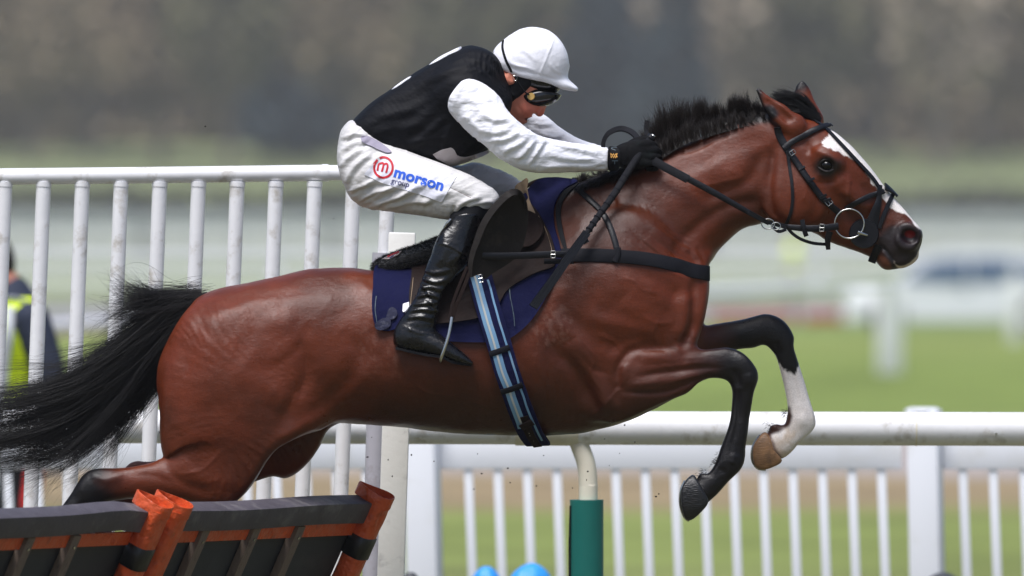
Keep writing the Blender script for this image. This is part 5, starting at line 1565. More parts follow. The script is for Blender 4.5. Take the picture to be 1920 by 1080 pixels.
for s_ in (1, -1):
    bm = bmesh.new(); bmesh.ops.create_cone(bm, cap_ends=True, segments=40, radius1=28 / 590, radius2=26.5 / 590, depth=.006)
    c = P(1620, 438, hd[1] - .014); c[1] *= s_
    bmesh.ops.transform(bm, matrix=Matrix.Translation(Vector(c)) @ Matrix.Rotation(R(90), 4, 'X') @ Matrix.Rotation(R(180 if s_ < 0 else 0), 4, 'X'), verts=bm.verts)
    bm.verts.ensure_lookup_table()
    mb = MB(); mb.add([tuple(a.co) for a in bm.verts], [tuple(a.index for a in q.verts) for q in bm.faces]); bm.free(); mb.build('bit_shield', BLKL, bridle)
    rg = [(1592.5 + 27.5 * math.cos(a), 419.5 + 27.5 * math.sin(a)) for a in np.linspace(0, 2 * math.pi, 41)]
    rg = np.array(rg)
    yr = hd[1] - .026 + .00 * rg[:, 0]
    pr = P(rg[:, 0], rg[:, 1], yr); pr[:, 1] *= s_
    mb = MB(); mb.tube(pr, .0029, 10, cap=False); mb.build('bit_ring', M_STEEL, bridle)
    mb = MB(); pp_ = P([1608, 1616, 1626], [435, 438, 441], [hd[1] - .028, hd[1] - .026, hd[1] - .018]); pp_[:, 1] *= s_
    mb.tube(pp_, [.006, .0055, .004], 10); mb.build('bit_mouthpiece', M_STEEL, bridle)
hy, _ = cast(HT, 1487, 288)
buckle(1486, 286, 8, 10, 55, hy[1] - .014, 'buckle', bridle, .0011)
hy, _ = cast(HT, 1554, 379)
buckle(1554, 379, 11, 11, 50, hy[1] - .013, 'buckle', bridle, .0013)

# reins
reins = empty('reins', P(1340, 360, 0), 'black reins running from the gloved hands of the jockey to the bit ring', 'reins')


def free_strap(pts, w, thick, name, mt, par, nrm=(0, -1, 0)):
    a = catmull(np.array(pts, float), 8)
    p = P(a[:, 0], a[:, 1], a[:, 2])
    return ribbon(p, np.tile(np.array(nrm, float) / np.linalg.norm(nrm), (len(p), 1)), np.interp(np.linspace(0, 1, len(p)), np.linspace(0, 1, len(np.atleast_1d(w))), np.atleast_1d(w)) / 590, thick, name, mt, par)


for s_ in (1, -1):
    y = lambda a: a * s_
    free_strap([(1216, 296, y(-.118)), (1250, 315, y(-.127)), (1290, 336, y(-.138))], 16, .006, 'rubber_grip', RUB, reins)
    free_strap([(1286, 333, y(-.138)), (1340, 362, y(-.142)), (1400, 396, y(-.135)), (1442, 419, y(-.12))], [12, 12, 10, 8], .004, 'rein', BLKL, reins)
    free_strap([(1438, 416, y(-.12)), (1470, 424, y(-.115)), (1504, 428, y(-.118)), (1540, 428, y(-.116)), (1572, 424, y(-.105))], [7, 9, 12, 13, 13], .004, 'rein', BLKL, reins)
    free_strap([(1474, 424, y(-.113)), (1486, 438, y(-.11)), (1503, 449, y(-.108)), (1525, 456, y(-.1)), (1548, 458, y(-.09))], 6, .004, 'running_rein', BLKL, reins)
    free_strap([(1504, 412, y(-.124)), (1507, 428, y(-.126)), (1512, 443, y(-.122))], 9, .004, 'rein_keeper', BLKL, reins)
    free_strap([(1556, 434, y(-.118)), (1552, 450, y(-.112)), (1553, 468, y(-.104))], [13, 11, 8], .004, 'rein_keeper', BLKL, reins)
    for (a, b, r_) in ((1440, 420, 12), (1455, 424, 8.5)):
        rg = np.array([(a + r_ * math.cos(k), b + r_ * .8 * math.sin(k)) for k in np.linspace(0, 2 * math.pi, 25)])
        mb = MB(); mb.tube(P(rg[:, 0], rg[:, 1], y(-.124)), .0018, 8, cap=False); mb.build('martingale_ring', M_STEEL, reins)
    free_strap([(1448, 424, y(-.122)), (1460, 434, y(-.122)), (1474, 430, y(-.118))], 6, .003, 'stopper', BLKL, reins)
buckle(1541, 427, 8, 13, 5, -.122, 'buckle', reins, .0013)
free_strap([(1132, 285, -.02), (1131, 268, -.02), (1138, 253, -.02), (1152, 244, -.015), (1168, 242, -.01), (1185, 249, -.03), (1199, 264, -.06)], [7, 8, 9, 10, 11, 12, 11], .007, 'rein_loop', RUB, reins, (.2, -.9, .3))
free_strap([(1213, 226, .01), (1212, 245, .0), (1215, 262, -.03)], 9, .007, 'rein_loop', RUB, reins)

# stirrups
for s_, lb in ((-1, 'steel stirrup under the near black boot, hung on a brown leather'), (1, 'steel stirrup on the far side of the bay horse')):
    st = empty('stirrup', P(840, 630, s_ * .3), lb, 'stirrup')
    y = lambda a: s_ * a
    free_strap([(884, 500, y(.325)), (870, 538, y(.332)), (856, 572, y(.336)), (848, 600, y(.336))], 7, .004, 'stirrup_leather', BROWN, st, (0, s_, 0))
    free_strap([(876, 500, y(.31)), (860, 538, y(.318)), (848, 572, y(.325)), (843, 600, y(.33))], 6, .004, 'stirrup_leather', BROWN, st, (0, s_, 0))
    a = np.array([(849, 592, .336), (847, 606, .342), (842, 630, .35), (834, 655, .352), (829, 669, .345), (829, 674, .32), (829, 674, .26), (832, 666, .242), (838, 640, .238), (845, 610, .26), (848, 594, .31), (849, 592, .336)])
    pp = P(a[:, 0], a[:, 1], a[:, 2]); pp[:, 1] *= s_
    mb = MB(); mb.tube(catmull(pp, 5), .0055, 10, cap=False); mb.build('stirrup_iron', M_STEEL, st)

whip = empty('whip', P(1100, 430, -.25), 'black padded racing whip held in the near glove, pointing down over the breast strap', 'whip')
wp = np.array([(1219, 262, -.10), (1205, 280, -.115), (1180, 318, -.14), (1150, 366, -.185), (1120, 408, -.225), (1098, 440, -.252)])
mb = MB(); mb.tube(catmull(P(wp[:, 0], wp[:, 1], wp[:, 2]), 6), np.interp(np.linspace(0, 1, 31), [0, .6, 1], [.012, .0115, .0085]), 14); mb.build('handle', RUB, whip)
for k in range(9):
    t = .46 + k * .058; q = catmull(wp, 10); i = int(t * (len(q) - 1)); c0, c1 = P(*q[i]), P(*q[min(i + 1, len(q) - 1)]); d = (c1 - c0) / np.linalg.norm(c1 - c0)
    mb = MB(); mb.tube([c0 - d * .003, c0, c0 + d * .003], [.0112, .0128, .0112], 14); mb.build('grip_wrap', WEB, whip)
mb = MB(); c = P(1221, 259, -.102); mb.tube([c, c + np.array([.006, 0, .008])], [.0155, .0135], 16); mb.build('cap', BLKL, whip)
mb = MB(); c = P(1225, 255, -.104); mb.tube([c, c + np.array([.002, 0, .003])], [.009, .008], 16); mb.build('cap_badge', M_STEEL, whip)
for d_, nme in ((3.2, 'flap'), (-3.2, 'flap')):
    free_strap([(1100 + d_, 436 + d_ * .6, -.254), (1068 + d_, 480 + d_ * .6, -.285), (1035 + d_, 527 + d_ * .6, -.312), (999 + d_, 576 + d_ * .6, -.335)], [8, 8.5, 9, 9.5], .009, nme, BLKL, whip, (.2, -1, .1))
free_strap([(1095, 448, -.262), (1100, 456, -.262)], 12, .006, 'keeper', WEB, whip)
# ---------------------------------------------------------------- rails, wing and hurdle
PVC = mat('white_plastic', lin((234, 234, 236)), rough=.38, spec=.45, bump=[(20, .001, 2)], dirt=(lin((160, 150, 130)), 11, .9), var=(3, .05))
PVC2 = mat('cream_plastic', lin((228, 222, 204)), rough=.4, bump=[(20, .001, 2)], dirt=(lin((170, 160, 140)), 7, .5))
PVCG = mat('scuffed_grey_plastic', lin((178, 176, 184)), rough=.5, dirt=(lin((110, 84, 80)), 6, .8), bump=[(40, .001, 3)])
POSTW = mat('scuffed_white_post', lin((234, 233, 228)), rough=.45, dirt=(lin((120, 118, 122)), 9, .7), bump=[(60, .001, 3)])
PAINTW = mat('white_paint', lin((228, 230, 236)), rough=.45, dirt=(lin((190, 186, 170)), 3, .4))
GREENP = mat('green_padding', lin((12, 104, 96)), rough=.5, bump=[(10, .004, 2, (1, 1, .4)), (300, .0004, 2)])

WY = .95
sW = FOCAL / (WY - CAM_Y)
vg = lambda y: 440 + CAM_Z * FOCAL / (y - CAM_Y)       # pixel row of the ground at depth y
wing = empty('wing_fence', P(300, vg(WY), WY), 'tall white plastic wing fence with round uprights behind the tail and the jockey', 'fence')


def pipe(pts, r, name, mt, parent, seg=20, n=8):
    a = np.array(pts, float)
    p = catmull(P(a[:, 0], a[:, 1], a[:, 2]), n) if n > 1 else P(a[:, 0], a[:, 1], a[:, 2])
    mb = MB(); mb.tube(p, r, seg)
    return mb.build(name, mt, parent, angle=50)


pipe([(-700, 338, WY), (0, 331, WY), (300, 328, WY), (612, 324, WY)], 15.2 / sW, 'top_rail', PVC, wing)
pipe([(609, 324, WY), (640, 324, WY), (668, 325, WY), (700, 332, WY), (720, 352, WY), (726, 385, WY), (724, 430, WY), (722, 480, WY)], 14.2 / sW * 1.0, 'elbow', PVC, wing)
pipe([(604, 324, WY), (616, 324, WY)], 16.0 / sW, 'rail_collar', PVC, wing, n=1)
base = None
TOPS = [9 + 72.6 * k for k in range(10)]
for k in range(-9, 10):
    u = 9 + 72.6 * k
    if u > 680: continue
    vb = vg(WY) - 20
    o = pipe([(u + .5, 340, WY), (u - .040 * (vb - 340), vb, WY)], 14 / sW, 'upright', PVC, wing, n=1)
pipe([(-760, 1395, WY), (660, 1395, WY)], 15 / sW, 'bottom_rail', PVC, wing, n=1)
pipe([(718, 474, WY), (706, 820, WY), (690, vg(WY), WY)], 20 / sW, 'end_post', PVCG, wing, n=4)
so = MB()
c0, c1 = P(754, 436, WY - .16), P(720, vg(WY - .16), WY - .16)
d = (c1 - c0); L_ = np.linalg.norm(d)
rot = Vector(d).to_track_quat('-Z', 'Y').to_matrix().to_4x4()
so.box((c0 + c1) / 2, (.06, .088, L_), .006, rot)
so.build('square_post', POSTW, wing)

RY = 1.75
sR = FOCAL / (RY - CAM_Y)
rail = empty('running_rail', P(1100, vg(RY), RY), 'thick white running rail on a curved post wrapped in green padding', 'rail')
pipe([(-1500, 794, RY), (972, 802, RY)], 31.5 / sR, 'rail_pipe', PVC, rail, n=1, seg=32)
pipe([(1080, 802.5, RY), (3200, 808, RY)], 31.5 / sR, 'rail_pipe', PVC, rail, n=1, seg=32)
pipe([(966, 802, RY), (1084, 802.5, RY)], 33.5 / sR, 'rail_sleeve', PVC2, rail, n=1, seg=32)
for u in (1103, 1103 - 1650, 1103 + 1650):
    pipe([(u - 24, 815, RY), (u - 15, 838, RY), (u - 4, 870, RY), (u, 910, RY), (u, 960, RY), (u, vg(RY), RY)], 17.5 / sR, 'curved_post', PVC2, rail)
    mb = MB(); p = P([u - 3, u - 3, u - 3], [937, 1150, vg(RY) - 4], RY); mb.tube(p, 31.5 / sR, 28)
    pd = mb.build('padding', GREENP, rail)
    mb = MB(); p = P([u - 33, u - 35, u - 34], [948, 1020, 1300], RY - .02); mb.tube(p, .004, 8); mb.build('padding_seam', KNIT, pd)
    pd.children[0].location = Vector((0, 0, 0))

FY = 9.2
sF = FOCAL / (FY - CAM_Y)
pal = empty('paling_fence', P(1250, vg(FY), FY), 'low white paling fence with thin uprights on the grass behind the running rail', 'fence')
zt = lambda v, y: float(P(960, v, y)[2])
for (u0, u1) in ((-1300, 752), (826, 1690), (1768, 2700)):
    a, b = P(u0, 850, FY), P(u1, 850, FY)
    mb = MB(); mb.box(((a[0] + b[0]) / 2, FY, (zt(812, FY) + zt(880, FY)) / 2), (b[0] - a[0], .05, zt(812, FY) - zt(880, FY)), .004); mb.build('top_board', PAINTW, pal)
    mb = MB(); mb.box(((a[0] + b[0]) / 2, FY, .16), (b[0] - a[0], .05, .1), .004); mb.build('bottom_board', PAINTW, pal)
hp = zt(880, FY)
mb = MB(); mb.box((0, 0, -hp / 2 + .05), (.036, .03, hp - .1), .006); bal0 = None; pl0 = Vector(parent_loc(pal))
ups = [878 + 55.3 * k for k in range(15)] + [1805 + 57 * k for k in range(8)] + [742 - 56 * k for k in range(22)]
for u in ups:
    x = float(P(u, 880, FY)[0])
    if bal0 is None:
        bal0 = mb.build('paling', PAINTW); bal0.parent = pal; o = bal0
    else:
        o = share(bal0, pal)
    o.location = Vector((x, FY - .002, hp)) - parent_loc(pal)
    o.rotation_euler = (0, -.04, 0)
for u in (790, 1731, -140, 2640):
    a = P(u, 768, FY)
    mb = MB(); mb.box((a[0] + .012, FY - .05, a[2] / 2), (.125, .13, a[2]), .01, Matrix.Rotation(-.02, 4, 'Y') @ Matrix.Rotation(R(-12), 4, 'Z')); o = mb.build('fence_post', PAINTW, pal)
    mb = MB(); mb.tube([P(u, 771, FY - .05), P(u, 767, FY - .05), P(u, 764, FY - .05)], [.075, .072, .05], 20); mb.build('post_cap', PAINTW, pal)

# hurdle
FOAM = mat('charcoal_foam_rubber', lin((76, 72, 80)), rough=.6, bump=[(60, .002, 4), (7, .004, 2)], dirt=(lin((126, 122, 122)), 9, .85), var=(12, .2))
ORG = mat('orange_vinyl', lin((204, 84, 42)), rough=.38, bump=[(22, .016, 3), (8, .012, 1)], dirt=(lin((120, 52, 34)), 14, .8))
TIMB = mat('weathered_timber', lin((112, 96, 84)), rough=.8, bump=[(30, .004, 4, (4, 4, .6))], dirt=(lin((62, 52, 48)), 14, .9))
BOARD = mat('dark_mesh_panel', lin((46, 47, 50)), rough=.7, bump=[(300, .001, 1)], dirt=(lin((70, 70, 70)), 6, .4))
BLKV = mat('black_vinyl', lin((18, 18, 20)), rough=.4, bump=[(20, .004, 2)])
A0, A1 = P(0, 972, -2.0), P(702, 945, .2)
ax = (A1 - A0) / np.linalg.norm(A1 - A0)
nx = np.array([ax[1], -ax[0], 0]); nx /= np.linalg.norm(nx)
zz = np.array([0, 0, 1.0])
bb = nx * -.438 + zz * -.899; bb /= np.linalg.norm(bb)
cc = nx * -.836 + zz * .549; cc -= bb * (cc @ bb); cc -= ax * (cc @ ax); cc /= np.linalg.norm(cc)
hurdle = empty('hurdle', (A0[0] - .6, A0[1] + 1.0, 0), 'dark hurdle with orange padded uprights and timber slats below the hind legs', 'hurdle')
HL = A0[2] / .899


def along(u, v=972):
    """distance along the hurdle of the photo column u"""
    best = None
    t = np.linspace(-4, 2.6, 1400); w = A0[None] + t[:, None] * ax[None]
    uu, _ = PX(w)
    return float(np.interp(u, uu, t))


def hp_(t, b, c): return A0 + ax * t + bb * b + cc * c


def hbox(t0, t1, b0, b1, c0_, c1_, name, mt, par=None, bev=.004, wav=None):
    n = max(int(abs(t1 - t0) / .12), 1) if wav else 1
    bm = bmesh.new()
    ts = np.linspace(t0, t1, n + 1)
    rings = []
    for t in ts:
        w = wav(t) if wav else 0
        rings.append([bm.verts.new(hp_(t, b + w, c)) for b, c in ((b0, c0_), (b1, c0_), (b1, c1_), (b0, c1_))])
    for i in range(n):
        for k in range(4): bm.faces.new((rings[i][k], rings[i][(k + 1) % 4], rings[i + 1][(k + 1) % 4], rings[i + 1][k]))
    bm.faces.new(rings[0][::-1]); bm.faces.new(rings[-1])
    bmesh.ops.recalc_face_normals(bm, faces=bm.faces)
    es = [e for e in bm.edges if e.calc_face_angle(0) > .8]
    if bev: bmesh.ops.bevel(bm, geom=es, offset=bev, segments=2, affect='EDGES', profile=.6)
    bm.verts.ensure_lookup_table(); bm.verts.index_update()
    mb = MB(); mb.add([tuple(v.co) for v in bm.verts], [tuple(v.index for v in f.verts) for f in bm.faces]); bm.free()
    return mb.build(name, mt, par or hurdle)


tj = along(318)
tr = along(702)
tl = tj - (tr - tj) - .08
segs = [(tl - (tr - tj), tl - .06), (tl, tj - .02), (tj + .05, tr)]
for i, (a, b) in enumerate(segs):
    wv_ = (lambda t, a=a, b=b: -.012 * math.exp(-((t - (b - .25)) / .25) ** 2) + .016 * math.exp(-((t - b) / .14) ** 2)) if i == 1 else (lambda t, a=a, b=b: .004 * math.sin(t * 5))
    hbox(a, b, 0, .072, 0, .066, 'foam_top_bar', FOAM, wav=wv_, bev=.005)
    hbox(a, b, .078, .122, .022, .03, 'orange_strip', ORG, bev=0)
    hbox(a, b, .126, HL, .04, .05, 'backing_panel', BOARD, bev=.002)
SL = [along(83, 0) , along(169, 0), along(410, 0), along(506, 0), along(589, 0)]
sp_ = SL[4] - SL[3]
for t in SL + [SL[0] - sp_ * k for k in range(1, 9)]:
    o = hbox(t - .024, t + .024, .076, HL, -.002 + .01, .036, 'slat', TIMB, bev=.003)
    mb = MB(); c = hp_(t, .115, .008); mb.tube([c, c - cc * .004], .005, 8); nl = mb.build('nail', M_STEEL, hurdle)


def sleeve(t, c_, top, wid, band=True):
    n = 26
    mb = MB(); v = []
    bs = np.concatenate([np.linspace(top, .25, 12), np.linspace(.28, HL + .02, 18)])
    for i, b in enumerate(bs):
        for k in range(16):
            an = 2 * math.pi * k / 16
            ca, sa = math.cos(an), math.sin(an)
            q = .62
            x, y = np.sign(ca) * abs(ca) ** q * wid, np.sign(sa) * abs(sa) ** q * .036
            wr = 1 + .05 * noise3(np.array([x * 30, b * 22, y * 30 + t]), 5)
            v.append(hp_(t + x * wr, b, c_ + y * wr))
    f = [(i * 16 + k, i * 16 + (k + 1) % 16, (i + 1) * 16 + (k + 1) % 16, (i + 1) * 16 + k) for i in range(len(bs) - 1) for k in range(16)]
    f += [tuple(range(16))[::-1], tuple((len(bs) - 1) * 16 + k for k in range(16))]
    mb.add(v, f); o = mb.build('orange_sleeve', ORG, hurdle, angle=60)
    if band:
        v2 = []
        for b in (.112, .114, .185, .187):
            s2 = 1.0 if b in (.112, .187) else 1.06
            for k in range(16):
                an = 2 * math.pi * k / 16; ca, sa = math.cos(an), math.sin(an); v2.append(hp_(t + np.sign(ca) * abs(ca) ** .62 * wid * s2, b, c_ + np.sign(sa) * abs(sa) ** .62 * .037 * s2))
        MB().add(v2, [(i * 16 + k, i * 16 + (k + 1) % 16, (i + 1) * 16 + (k + 1) % 16, (i + 1) * 16 + k) for i in range(3) for k in range(16)]).build('black_band', BLKV, hurdle, angle=60)
    a = np.linspace(0, 2 * math.pi, 33)[:-1]
    pts = np.array([hp_(t + wid * .95 * math.cos(x), top - .004 + .004 * math.sin(2 * x), c_ + .02 + .062 * math.sin(x)) for x in a])
    nn = np.array([ax * math.cos(x) * 1.3 + cc * math.sin(x) for x in a]); nn /= np.linalg.norm(nn, axis=1)[:, None]
    ribbon(pts, nn, .042, .004, 'orange_loop', ORG, hurdle, closed=True)
    return o


sleeve(tj - .09, .0, -.012, .046)
sleeve(tj + .03, -.005, -.012, .046, band=False)
sleeve(tr + .03, .005, -.012, .046)
sleeve(tl - .13, .0, -.02, .052)

for k in range(-9, 10):
    u = 9 + 72.6 * k
    if u > 680: continue
    pipe([(u + .4, 341, WY), (u, 350, WY)], 15.0 / sW, 'upright_collar', PVC, wing, n=1, seg=16)
for u in (300, 1500, 1868):
    vv0 = 802 + (u - 1080) * .0026
    mb = MB(); c = P(u, vv0 + 10, RY - 31.5 / sR); mb.tube([c, c - np.array([0, .004, 0])], .005, 8); mb.build('rail_bolt', M_STEEL, rail)
pipe([(1716, 804.2, RY), (1719, 804.2, RY)], 32.1 / sR, 'rail_joint', PVC2, rail, n=1, seg=32)
# ---------------------------------------------------------------- ground and far things
def ground_mat():
    m = bpy.data.materials.new('turf')
    m.use_nodes = True
    N, L = m.node_tree.nodes, m.node_tree.links
    b = N['Principled BSDF']; b.inputs['Roughness'].default_value = .9; b.inputs['Specular IOR Level'].default_value = .2
    tc = N.new('ShaderNodeTexCoord'); sx = N.new('ShaderNodeSeparateXYZ'); L.new(tc.outputs['Object'], sx.inputs[0])
    nz_ = N.new('ShaderNodeTexNoise'); nz_.inputs['Scale'].default_value = .12; nz_.inputs['Detail'].default_value = 4; L.new(tc.outputs['Object'], nz_.inputs['Vector'])
    ad = N.new('ShaderNodeMath'); ad.operation = 'MULTIPLY_ADD'; ad.inputs[1].default_value = 14.0; L.new(nz_.outputs['Fac'], ad.inputs[0]); L.new(sx.outputs['Y'], ad.inputs[2])
    dv = N.new('ShaderNodeMath'); dv.operation = 'DIVIDE'; dv.inputs[1].default_value = 400.0; L.new(ad.outputs[0], dv.inputs[0])
    rp_ = N.new('ShaderNodeValToRGB'); L.new(dv.outputs[0], rp_.inputs[0])
    g1, g2, g3 = lin((132, 144, 80)), lin((126, 142, 74)), lin((138, 150, 98))
    dry, pth, pt2 = lin((156, 138, 108)), lin((178, 168, 164)), lin((150, 148, 150))
    stops = [(0, lin((112, 108, 82))), (.05, lin((114, 112, 82))), (.085, g1), (.104, g1), (.118, dry), (.132, dry), (.142, pth), (.19, pth), (.2, g2), (.30, g2), (.42, lin((138, 150, 84))), (.50, lin((118, 140, 80))), (.52, pt2), (.66, pt2), (.72, g3), (1, g3)]
    e = rp_.color_ramp.elements
    e[0].position, e[0].color = 0, (*stops[0][1], 1)
    e[1].position, e[1].color = 1, (*stops[-1][1], 1)
    for p_, c_ in stops[1:-1]:
        x = e.new(p_); x.color = (*c_, 1)
    n2 = N.new('ShaderNodeTexNoise'); n2.inputs['Scale'].default_value = .6; n2.inputs['Detail'].default_value = 8; L.new(tc.outputs['Object'], n2.inputs['Vector'])
    mr = N.new('ShaderNodeMapRange'); mr.inputs['From Min'].default_value = .3; mr.inputs['From Max'].default_value = .7; mr.inputs['To Min'].default_value = .75; mr.inputs['To Max'].default_value = 1.25; L.new(n2.outputs['Fac'], mr.inputs['Value'])
    sc_ = N.new('ShaderNodeVectorMath'); sc_.operation = 'SCALE'; L.new(rp_.outputs[0], sc_.inputs[0]); L.new(mr.outputs[0], sc_.inputs['Scale'])
    L.new(sc_.outputs[0], b.inputs['Base Color'])
    n3 = N.new('ShaderNodeTexNoise'); n3.inputs['Scale'].default_value = 60; n3.inputs['Detail'].default_value = 4; L.new(tc.outputs['Object'], n3.inputs['Vector'])
    bp = N.new('ShaderNodeBump'); bp.inputs['Distance'].default_value = .03; L.new(n3.outputs['Fac'], bp.inputs['Height']); L.new(bp.outputs[0], b.inputs['Normal'])
    return m


TURF = ground_mat()
gnd = mesh_obj('ground', [(-2500, -80, 0), (2500, -80, 0), (2500, 4000, 0), (-2500, 4000, 0)], [(0, 1, 2, 3)], TURF, smooth=False)
tag(gnd, kind='structure')
# grass blades on the strip of turf seen closest to the camera and under the horse
gr = np.random.default_rng(4)
gx, gy = gr.uniform(-3.4, 3.4, 26000), gr.uniform(-3, 14, 26000)
gb = np.stack([gx, gy, np.zeros_like(gx)], 1)
gd = np.stack([gr.normal(0, .018, 26000), gr.normal(0, .018, 26000), gr.uniform(.04, .09, 26000)], 1)
hair_g = hair('grass', np.stack([gb, gb + gd * .6, gb + gd * np.array([1.5, 1.5, 1])], 1), .002, mat('grass_blade', lin((104, 116, 66)), rough=.6, var=(3, .25)))
tag(hair_g, 'short green turf grass around the hurdle', 'grass', kind='stuff')

FIELD = mat('far_field', lin((112, 120, 78)), rough=.95, var=(.05, .25))
hill = []
hf = []
ys_ = [705, 740, 780, 820, 900, 1100, 1500]
zs_ = [2.5, 4.2, 5.8, 7.0, 9.5, 26, 60]
xs_ = np.linspace(-400, 400, 41)
for i, (y, z) in enumerate(zip(ys_, zs_)):
    for x in xs_:
        hill.append((x, y, z + (0 if i == 0 else .5 * noise3(np.array([x * .05, y * .02, 0.]), 2))))
for i in range(len(ys_) - 1):
    for k in range(40):
        a = i * 41 + k; hf.append((a, a + 1, a + 42, a + 41))
hl = mesh_obj('hill', hill, hf, FIELD); tag(hl, kind='structure')
sk = mesh_obj('far_slope', [(-400, 704.9, -.5), (400, 704.9, -.5), (400, 705, 2.5), (-400, 705, 2.5)], [(0, 1, 2, 3)], FIELD, smooth=False); sk.name = 'hill_foot'; tag(sk, kind='structure')

# oblique running rail and posts in the middle distance
FARW = mat('far_white_plastic', lin((226, 228, 230)), rough=.5)
orl = empty('distant_running_rail', (0, 75, 0), 'slim white rail crossing the far grass at an angle, blurred', 'rail')
p0, p1 = P(-300, 0, 32.0), P(1668, 0, 110.0)
p2 = p1 + (p1 - p0) * .004
mb = MB(); mb.tube([(p0[0], p0[1], 1.15), (p1[0], p1[1], 1.15), (p2[0], p2[1], 1.15)], .055, 12); mb.build('rail_pipe', FARW, orl)
dd_ = p1 - p0
for k in (0, 3, 6):
    c = p1 - dd_ * (k / 6.0)
    w_ = .16 if k <= 0 else .04
    mb = MB(); mb.box((c[0], c[1], .56), (w_ * 2, w_ * 2, 1.12), .01); mb.build('rail_post', FARW, orl)

fr = empty('far_double_rail', (0, 224, 0), 'long far white rail of two boards crossing below the chin of the horse', 'rail')
for zc in (1.22, .72):
    mb = MB(); mb.box((0, 224, zc), (60, .06, .2), .01); mb.build('rail_board', FARW, fr)
for k in range(-6, 7):
    mb = MB(); mb.box((k * 3.1 + .8, 224.06, .66), (.12, .06, 1.32), .01); mb.build('rail_post', FARW, fr)
mp = empty('white_marker_post', P(1902, vg(150), 150), 'faint white post standing in the far grass in front of the parked car', 'post')
c = P(1902, 560, 150)
mb = MB(); mb.box((c[0], 150, .55), (.22, .22, 1.1), .02); mb.build('post', FARW, mp)
mb = MB(); mb.box((c[0], 150, 1.12), (.26, .26, .04), .01); mb.build('cap', FARW, mp)

# car
CARP = mat('silver_paint', lin((214, 217, 222)), rough=.28, metal=0, coat=1)
GLASS = mat('car_glass', lin((84, 106, 142)), rough=.08, coat=1)
TYRE = mat('tyre_rubber', lin((28, 28, 30)), rough=.8)
YC = 170.0
cxc = float(P(1800, 0, YC)[0])
car = empty('car', (cxc, YC, 0), 'pale silver hatchback parked on the far side of the course', 'car')
prof = [(-2.12, .32), (-2.15, .62), (-2.02, .82), (-1.2, .98), (-.55, 1.42), (.1, 1.52), (.95, 1.50), (1.55, 1.32), (1.95, .95), (2.08, .7), (2.08, .34), (1.7, .26), (-1.8, .26)]
pr = catmull(np.array(prof), 4, True)
v, f = [], []
ws_ = [(-.86, .94), (-.80, 1.0), (.80, 1.0), (.86, .94)]
for yv, sc2 in ws_:
    for (x, z) in pr:
        tap = .16 * max(0, (z - .95) / .6)
        v.append((cxc + x * sc2, YC + yv * (1 - tap), .26 + (z - .26) * (1 if abs(yv) < .83 else .985)))
m_ = len(pr)
for i in range(3):
    for k in range(m_): f.append((i * m_ + k, i * m_ + (k + 1) % m_, (i + 1) * m_ + (k + 1) % m_, (i + 1) * m_ + k))
f += [tuple(range(m_)), tuple(range(4 * m_ - 1, 3 * m_ - 1, -1))]
MB().add(v, f).build('body', CARP, car)
for poly in ([(-1.1, .92), (-.55, 1.28), (.12, 1.34), (.12, .92)], [(.18, .92), (.18, 1.34), (.9, 1.32), (1.0, .92)], [(1.06, .92), (.98, 1.3), (1.4, 1.2), (1.6, .96)]):
    MB().prism(np.array(poly) - (0, 0), .012, (cxc, YC - .83, 0), az=(0, -1, 0)).build('side_window', GLASS, car)
for x in (-1.35, 1.3):
    for yv in (-.8, .8):
        mb = MB(); mb.tube([(cxc + x, YC + yv - .1, .32), (cxc + x, YC + yv + .1, .32)], .32, 24); w = mb.build('wheel', TYRE, car)
        mb = MB(); mb.tube([(cxc + x, YC + yv - .11, .32), (cxc + x, YC + yv - .1, .32)], .19, 20); r_ = mb.build('rim', CARP, w); r_.location = Vector((0, 0, 0))
mb = MB(); mb.box((cxc - 2.02, YC - .6, .72), (.1, .3, .14), .02); mb.build('headlight', GLASS, car)
mb = MB(); mb.box((cxc + .05, YC - .87, .78), (.18, .02, .03), .005); mb.build('door_handle', GLASS, car)

# people
NAVYJ = mat('navy_jacket', lin((34, 42, 62)), rough=.8, bump=[(12, .01, 3)])
HIV = mat('hi_vis_yellow', lin((222, 246, 30)), rough=.6, bump=[(14, .008, 2)])
REFL = mat('reflective_grey_tape', lin((170, 174, 180)), rough=.5)
TROU = mat('black_trousers', lin((24, 26, 34)), rough=.8)
REDC = mat('red_cloth', lin((212, 36, 34)), rough=.6)
SKIN2 = mat('skin_plain', lin((196, 134, 112)), rough=.5)
HAIR2 = mat('dark_hair_cap', lin((36, 30, 28)), rough=.8)


